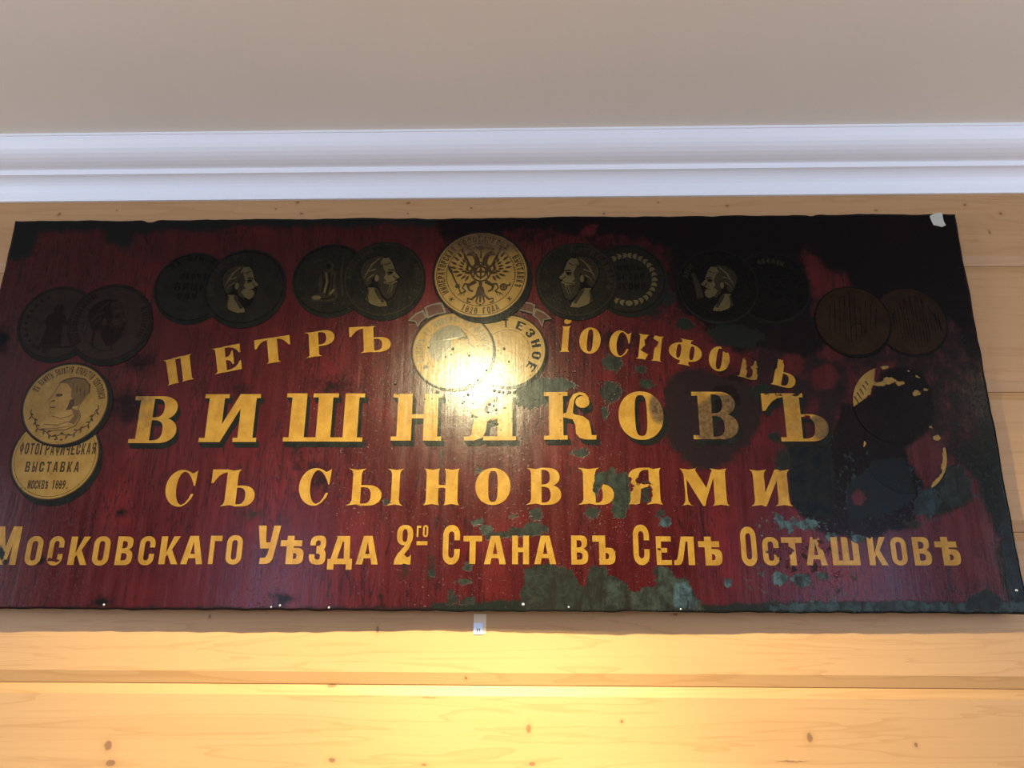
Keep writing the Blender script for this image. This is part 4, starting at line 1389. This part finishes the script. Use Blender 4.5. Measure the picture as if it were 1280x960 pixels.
m = Medal((1138, 401), 45, M_BROWNM, B0, 'dim brown medal near the right edge, weathered and half hidden', (0.03, -0.07), shade_mat=M_BLKM)
m.add('weather_cracks', [(0, [stroke([(-.55 + .085 * k + .03 * math.sin(k * 3), .80 - .012 * (k - 8) ** 2), (-.53 + .083 * k + .03 * math.sin(k * 2), .25), (-.56 + .088 * k, -.3 + .05 * math.sin(k)), (-.5 + .08 * k, -.82 + .012 * (k - 8) ** 2)], .010, .004) for k in range(17)])], [M_BLKM])
m = Medal((1066, 401), 46, M_BROWNM, B1, 'dim brown medal with faint curved cracks on its face', (0.03, -0.07), shade_mat=M_BLKM)
m.add('weather_cracks', [(0, [stroke([(-.62 + .14 * k + .5 * math.cos(t_) * .1, .1 + (.75 - .09 * abs(k - 4)) * math.cos(t_)) for t_ in [q * math.pi / 7 for q in range(8)]], .010, .006) for k in range(10)]),
                         (0, [stroke([(.0 + .2 * math.cos(q) + .1, -.35 + .28 * math.sin(q)) for q in [x * .5 for x in range(8)]], .014, .008)])], [M_BLKM])

# left margin, the pair of gold medals
m = Medal((70, 571), 54, M_GOLDM, B0, 'gold medal lettered for the photographic exhibition in Moscow 1889', (0.09, -0.13), rim_mat=None)
inscriptions(m, M_INK, line_text('ФОТОГРАФИЧЕСКАЯ', -.86, .92, .06, .33, sag=.03), line_text('ВЫСТАВКА', -.66, .62, -.36, -.12, .66), line_text(',,МОСКВѢ 1889.', -.66, .44, -.75, -.55, .86))
m.add('edge_line', [(0, [[EL(0, 0, 1, 1, n=64), EL(0, 0, .975, .975, n=64)], [EL(0, 0, .93, .93, n=64), EL(0, 0, .92, .92, n=64)]])], [M_INK])
m = Medal((83, 505.5), 52.5, M_GOLDM, B1, 'gold medal with a clean shaven man in a collared coat facing left', (0.10, -0.045), rim_mat=None)
m.add('edge_line', [(0, [[EL(0, 0, 1, 1, n=64), EL(0, 0, .975, .975, n=64)]])], [M_INK])
m.add('inscription', [(0, ring_text('ВЪ ПАМЯТЬ 50ЛѢТІЯ ОТКРЫТІЯ СВѢТОПИСИ', .76, .93, -68, 82, .74))], [M_INK])
head = [(-.22, .52), (-.28, .36), (-.36, .18), (-.42, .10), (-.36, .05), (-.38, -.02), (-.34, -.10), (-.36, -.16), (-.30, -.22), (-.22, -.22), (-.24, -.32), (-.40, -.46), (-.46, -.62), (-.20, -.66), (.12, -.64), (.34, -.54),
        (.42, -.34), (.40, -.24), (.32, -.10), (.40, .06), (.52, .26), (.50, .48), (.36, .62), (.12, .67), (-.10, .62)]
inner = [(x * .965 - .003, y * .965 - .004) for x, y in head]
hairp = [(-.20, .52), (-.08, .60), (.12, .64), (.35, .60), (.48, .46), (.49, .26), (.38, .06), (.30, -.06), (.20, -.06), (.18, .10), (.10, .18), (.08, .36), (-.04, .50)]
side_ = [(.10, .10), (.18, .12), (.22, -.02), (.16, -.14), (.04, -.16), (.08, -.02)]
collar = [stroke([(-.26, -.30), (-.05, -.36), (.16, -.30), (.34, -.18)], .012), stroke([(-.40, -.50), (-.10, -.52), (.20, -.42), (.40, -.30)], .010), stroke([(-.42, -.60), (-.1, -.60), (.2, -.54)], .010)]
eye_ = [[(-.26, .24), (-.12, .25), (-.10, .20), (-.18, .17), (-.26, .19)], stroke([(-.34, .06), (-.26, .08)], .014), stroke([(-.34, -.09), (-.22, -.09)], .014)]
stacked('portrait', [(.0003, 1, mapped([head], m.f)), (.0005, 0, mapped([inner], m.f)), (.0007, 2, mapped([hairp] + collar, m.f)), (.0008, 2, mapped([[(.16, -.1), (.34, -.16), (.40, -.3), (.30, -.5), (.16, -.46), (.26, -.3)]], m.f)),
                     (.0009, 1, mapped(eye_ + [side_] + [stroke([(-.22, .52), (-.1, .60), (.12, .65), (.36, .61), (.50, .46), (.51, .26)], .016)] + [stroke([(.1 + .1 * k, .5 - .06 * k), (.14 + .09 * k, .3 - .05 * k)], .012, .004) for k in range(4)], m.f))],
        m.lift, m.o, [paint('portrait_gold_shadow', (0.1320, 0.0726, 0.0198), (0.1672, 0.0968, 0.0286)), M_INK, M_INKS], 'man in profile drawn in brown')
br = []
for sgn in (-1, 1):
    arc = []
    for k in range(14):
        a = math.radians((92 if sgn > 0 else 100) + k * 6.2)
        r_ = .78 + .03 * math.sin(k * 1.3)
        arc.append((sgn * r_ * math.sin(a), r_ * math.cos(a)))
    br.append(stroke(arc, .014, .010))
    for k in range(1, 14):
        x, y = arc[k]
        br.append(leaf(x, y, math.atan2(y, x) + math.pi + sgn * (.9 if k % 2 else -.6) + (0 if k % 2 else math.pi), .11, .022))
br += [EL(-.08, -.86, .03, .02), EL(.06, -.87, .03, .02)]
m.add('sprigs', [(0, br)], [M_INK])

# right margin pair, almost entirely flaked away
m = Medal((1132, 566), 52, M_GOLDM, B0, 'flaked away gold medal of which only the right rim survives', None)
m = Medal((1118, 505), 51.5, M_GOLDM, B1, 'flaked gold medal at the right with a surviving left rim', None)
m.add('cracks', [(0, [stroke([(-.95 + .08 * k, .2 + .1 * k), (-.85 + .07 * k, .0 + .12 * k)], .02, .01) for k in range(5)])], [M_INK])

# centre: two medals and the large one with the two headed eagle
m = Medal((634, 438), 47.5, M_GOLDM, B0, 'gold medal with an empty ringed field and large letters at its right', (0.07, -0.06), rim_mat=None)
m.add('edge_line', [(0, [[EL(0, 0, 1, 1, n=64), EL(0, 0, .985, .985, n=64)], [EL(0, 0, .94, .94, n=64), EL(0, 0, .93, .93, n=64)], [EL(.0, 0, .60, .60, n=64), EL(0, 0, .585, .585, n=64)]])], [M_INKS])
inscriptions(m, M_SHADOW, ring_text('ЕЗНОЕ', .66, .90, 14, 138, .62), ring_text('Т', .66, .90, -14, 8, .4))
m = Medal((566, 438), 50.5, M_GOLDM, B1, 'gold medal with a faded grey head facing right, washed by the lamp glare', (0.06, -0.05), rim_mat=None)
m.add('edge_line', [(0, [[EL(0, 0, 1, 1, n=64), EL(0, 0, .975, .975, n=64)], [EL(.0, 0, .64, .64, n=64), EL(0, 0, .63, .63, n=64)]])], [M_INKS])
inscriptions(m, M_INKG, ring_text('САНДРЪ ІІ ИМПЕРАТОРЪ', .74, .92, -112, 36, .7), ring_text('ВСЕРОССІИС', .74, .92, 42, 124, .7))
cap = [(-.58, .22), (-.52, .42), (-.36, .58), (-.14, .68), (.10, .66), (.20, .52), (.28, .40), (.16, .34), (-.02, .30), (-.06, .06), (-.14, -.16), (-.36, -.30), (-.54, -.18), (-.60, .02)]
fc = [stroke([(.18, .58), (.30, .42), (.40, .26), (.38, .20), (.52, .08), (.46, .00), (.42, -.04), (.47, -.12), (.42, -.18)], .016), stroke([(.14, .30), (.24, .34), (.34, .32)], .024), stroke([(-.14, .66), (-.14, .42)], .012),
      EL(.26, -.20, .06, .03), EL(-.66, -.44, .05, .06), EL(.40, -.2, .03, .03)]
m.add('portrait', [(0, [cap]), (1, fc)], [M_INKG, M_INK], label='faded grey profile')

m = Medal((601, 343.5), 58.5, M_GOLDM, B2, 'large gold medal with a two headed eagle at the top centre', (0.09, -0.12), rim_mat=None)
m.add('edge_line', [(0, [[EL(0, 0, 1, 1, n=72), EL(0, 0, .985, .985, n=72)], [EL(0, 0, .95, .95, n=72), EL(0, 0, .935, .935, n=72)], [EL(0, 0, .74, .74, n=72), EL(0, 0, .725, .725, n=72)]])], [M_INK])
inscriptions(m, M_INK, ring_text('ИМПЕРАТОРСКАЯ', .77, .92, -122, -42, .74), ring_text('РОССІИСКОВА', .77, .92, -36, 44, .74), ring_text('ВЫСТАВКѢ', .77, .92, 58, 112, .70),
             ring_text('1828 ГОДА', .77, .92, 208, 152, .72), ring_text('*', .78, .9, 128, 138, .9), ring_text('*', .78, .9, 222, 232, .9))
eg = []
for sgn in (-1, 1):
    F = lambda P: [(sgn * x, y) for x, y in P]
    # wing: bone, then rows of spotted feathers
    eg.append(F(stroke([(.12, .10), (.24, .22), (.33, .42), (.40, .56)], .030, .018)))
    tips = [(.42, .62, 1.25), (.50, .52, .95), (.58, .42, .70), (.64, .30, .45), (.66, .18, .22), (.60, .06, -.05), (.52, -.04, -.35), (.42, -.11, -.70), (.33, -.15, -1.0)]
    for (tx_, ty_, a) in tips:
        l = .16
        eg.append(F(leaf(tx_ - l * math.cos(a) * .9, ty_ - l * math.sin(a) * .9, a, l, .028)))
        eg.append(F(leaf(tx_ - .30 * math.cos(a), ty_ - .30 * math.sin(a), a, .13, .026)))
        eg.append(F(leaf(tx_ - .42 * math.cos(a), ty_ - .42 * math.sin(a), a + .1, .09, .022)))
    # neck and head
    eg.append(F(stroke([(.07, .20), (.09, .36), (.14, .46), (.20, .50)], .060, .050)))
    eg.append(F([(.14, .54), (.22, .57), (.28, .52), (.33, .44), (.27, .45), (.22, .44), (.15, .45)]))
    eg.append(F([(.15, .585), (.27, .585), (.30, .66), (.24, .63), (.21, .69), (.18, .63), (.12, .66)]))
    # legs and claws
    eg.append(F(stroke([(.10, -.16), (.20, -.22), (.27, -.28), (.24, -.36), (.16, -.40)], .045, .018)))
    eg.append(F(stroke([(.22, -.24), (.34, -.22), (.38, -.32), (.30, -.40)], .026, .014)))
    for k in range(3):
        eg.append(F(stroke([(.30, -.38), (.34 + .06 * k, -.42 - .02 * k), (.36 + .06 * k, -.50)], .014, .006)))
    # tail scrolls
    eg.append(F(stroke([(.03, -.30), (.08, -.48), (.18, -.58), (.27, -.56), (.27, -.64), (.20, -.66)], .030, .016)))
    eg.append(F(stroke([(.02, -.28), (.05, -.5), (.09, -.64), (.04, -.70)], .024, .012)))
eg += [EL(0, .09, .04, .04), [EL(0, .06, .225, .235, n=32), EL(0, .06, .19, .20, n=32)], [EL(0, .06, .13, .15, n=28), EL(0, .06, .09, .11, n=28)], stroke([(0, .24), (0, -.12)], .02), stroke([(-.16, .06), (.16, .06)], .02),
       stroke([(-.12, .2), (-.15, -.06)], .014), stroke([(.12, .2), (.15, -.06)], .014), stroke([(0, -.16), (0, -.66)], .04, .02),
       [(-.10, .58), (.10, .58), (.14, .70), (.07, .66), (.0, .73), (-.07, .66), (-.14, .70)], stroke([(0, .38), (0, .56)], .02), EL(0, -.71, .025, .03)]
# sceptre and orb
eg += [stroke([(-.68, .20), (-.58, -.06), (-.48, -.28), (-.40, -.46)], .020, .014), [(-.70, .24), (-.66, .14), (-.60, .10), (-.62, .00), (-.70, .12)], [(-.52, -.20), (-.44, -.24), (-.44, -.34), (-.54, -.30)]]
eg += [[EL(.49, -.30, .085, .085), EL(.49, -.30, .045, .045)], stroke([(.49, -.22), (.49, -.38)], .014), stroke([(.41, -.30), (.57, -.30)], .014), stroke([(.56, -.27), (.64, -.24)], .018), stroke([(.62, -.20), (.62, -.28)], .012)]
m.add('two_headed_eagle', [(0, eg)], [M_INK], label='brown drawn eagle with spread spotted wings')

# ribbon ends
for nm, lab, piece, tail in (
        ('ribbon', 'rose ribbon end curling out at the left of the central medals', [(530, 384), (538, 380), (553, 377), (558, 391), (546, 393), (534, 398)], [(510, 400.5), (520, 391), (529, 387), (533.5, 396), (526, 402), (522, 409), (519, 402)]),
        ('ribbon', 'rose ribbon end curling out at the right of the central medals', [(654, 377), (662, 378), (669, 381), (667, 392.5), (658, 390), (648, 387.5)], [(669, 385), (680, 390), (689.5, 398.5), (680, 400), (678, 409), (672, 399), (665.5, 394)])):
    big = [piece, tail]
    sm = []
    for P in big:
        cx_ = sum(p[0] for p in P) / len(P)
        cy_ = sum(p[1] for p in P) / len(P)
        sm.append([(cx_ + (x - cx_) * .80, cy_ + (y - cy_) * .74) for x, y in P])
    dk = [[(x + 1.2, y + 2.0) for x, y in P] for P in big]
    o = stacked(nm, [(0.0, 2, [[S(p) for p in P] for P in dk]), (.0002, 0, [[S(p) for p in P] for P in big]), (.0004, 1, [[S(p) for p in P] for P in sm])], 0.0006, sign, [M_RIBL, M_RIB, M_SHADOW], lab)

# ------------------------------------------------------------------ nails, blisters, paper scrap


def dome(bm, c, r, h, mi=0, n=10):
    rings = []
    for k in range(3):
        a = k / 3 * math.pi / 2
        rings.append([bm.verts.new((c[0] + r * math.cos(a) * math.cos(2 * math.pi * j / n), c[1] - h * math.sin(a), c[2] + r * math.cos(a) * math.sin(2 * math.pi * j / n))) for j in range(n)])
    tip = bm.verts.new((c[0], c[1] - h, c[2]))
    for k in range(2):
        for j in range(n):
            f = bm.faces.new((rings[k][j], rings[k][(j + 1) % n], rings[k + 1][(j + 1) % n], rings[k + 1][j]))
            f.smooth = True
            f.material_index = mi
    for j in range(n):
        f = bm.faces.new((rings[2][j], rings[2][(j + 1) % n], tip))
        f.smooth = True
        f.material_index = mi
    f = bm.faces.new(rings[0][::-1])
    f.material_index = mi


for (x, y, r) in ((130, 756, .0032), (339, 759, .0024), (350, 757, .0030), (411, 759.5, .0030), (654, 755.5, .0042), (711, 759, .0024), (851, 761.5, .0026), (1274, 737.5, .0040)):
    u, v = S((x, y))
    bm = bmesh.new()
    dome(bm, sheet_loc(u, v, 0.0002), r, r * .6)
    bmesh.ops.recalc_face_normals(bm, faces=bm.faces)
    me = bpy.data.meshes.new('nail')
    bm.to_mesh(me)
    bm.free()
    link('nail', me, M_NAIL, sign)['label'] = 'bright nail head near the bottom edge'

bm = bmesh.new()
bl = [(547, 490, 2.3), (585, 493, 1.9), (578, 503.5, 1.2), (566, 436, 2.0), (630, 436, 1.8), (586.5, 444.5, 1.5), (618, 488, 2.2), (624, 489.5, 2.0), (629, 490.5, 2.0), (637, 490.5, 2.4), (643, 491, 2.2), (608, 463, 1.3),
      (587, 480, 1.2), (597, 475, 1.2), (494, 479, 1.8), (495, 487, 1.4), (497, 492, 1.6), (486, 489, 1), (492, 497, 1.2), (612, 505, 2.0), (617, 507, 1.6), (620, 512, 2.0), (613, 526, 2.2), (590, 520, 1.6), (622, 530, 1.6), (610, 515, 1.4),
      (540, 498, 1), (518, 505, 1.1), (636, 452, 1.2), (564, 443, 1.0), (672, 508, 1.6), (676, 522, 1.8), (670, 530, 1.3), (680, 528, 1.2), (557, 446, 1.0)]
for i in range(46):
    bl.append((random.gauss(640, 55), random.gauss(520, 34), random.uniform(.6, 1.2)))
for i in range(22):
    bl.append((random.uniform(690, 770), random.uniform(455, 500), random.uniform(.6, 1.0)))
for (x, y, r) in bl:
    u, v = S((x, y))
    lift = 0.0011 if y > 486 else 0.0036
    dome(bm, sheet_loc(u, v, lift), r * .0021, .0013, 0, 8)
bmesh.ops.recalc_face_normals(bm, faces=bm.faces)
me = bpy.data.meshes.new('paint_blisters')
bm.to_mesh(me)
bm.free()
o = link('paint_blisters', me, paint('blister_dark', (0.03, 0.028, 0.024), (0.06, 0.055, 0.045), lossy=False), sign)
add_fields(me, ROOT)
tag(o, 'small dark blisters in the paint near the glare', kind='stuff')

bm = bmesh.new()
pp = [(1162.4, 269.7), (1168.4, 266.6), (1174, 265.8), (1178.3, 266.4), (1178.8, 272), (1179.4, 276), (1182.7, 281.2), (1177.7, 283.4), (1172, 282), (1167.4, 281.2), (1164.8, 276.5), (1163, 273)]
fr = []
bk = []
for i, p in enumerate(pp):
    u, v = S(p)
    fr.append(bm.verts.new(sheet_loc(u, v, 0.0016 + 0.0008 * (i % 3))))
    bk.append(bm.verts.new(sheet_loc(u, v, 0.0010)))
cu, cv = S((1171.5, 274.5))
cf = bm.verts.new(sheet_loc(cu, cv, 0.0034))
for i in range(len(pp)):
    j = (i + 1) % len(pp)
    bm.faces.new((fr[i], fr[j], cf))
    bm.faces.new((fr[i], bk[i], bk[j], fr[j]))
bm.faces.new(bk)
bmesh.ops.recalc_face_normals(bm, faces=bm.faces)
me = bpy.data.meshes.new('paper_scrap')
bm.to_mesh(me)
bm.free()
link('paper_scrap', me, M_PAPER, sign)['label'] = 'torn pale paper scrap stuck to the upper right corner'

# ------------------------------------------------------------------ small numbered tag on the wall under the sign
u0, v1 = px((592, 778.6), 0)
u1, v0 = px((603.4, 793.0), 0)
tag_o = bpy.data.objects.new('number_tag', None)
C.objects.link(tag_o)
tag_o.location = (u0, 0, v0)
tag(tag_o, 'tiny pale blue paper tag with a number on the pine wall under the sign', 'tag')
w_, h_ = u1 - u0, v1 - v0
box('card', (0, -0.0022, 0), (w_, -0.0012, h_), M_TAG, tag_o)
tb = box('tape', (0.0005, -0.0012, 0.001), (w_ + 0.0085, -0.0001, h_ + 0.022), M_TAPE, tag_o)
tb['label'] = 'brownish clear tape strip behind the card'
bm = bmesh.new()
for xx in (.36, .58):
    bm_box(bm, (w_ * xx, -0.0026, h_ * .18), (w_ * (xx + .11), -0.0022, h_ * .52))
bm_box(bm, (w_ * .28, -0.0026, h_ * .18), (w_ * .36, -0.0022, h_ * .24))
me = bpy.data.meshes.new('numeral')
bm.to_mesh(me)
bm.free()
link('numeral', me, M_TAGINK, tag_o)
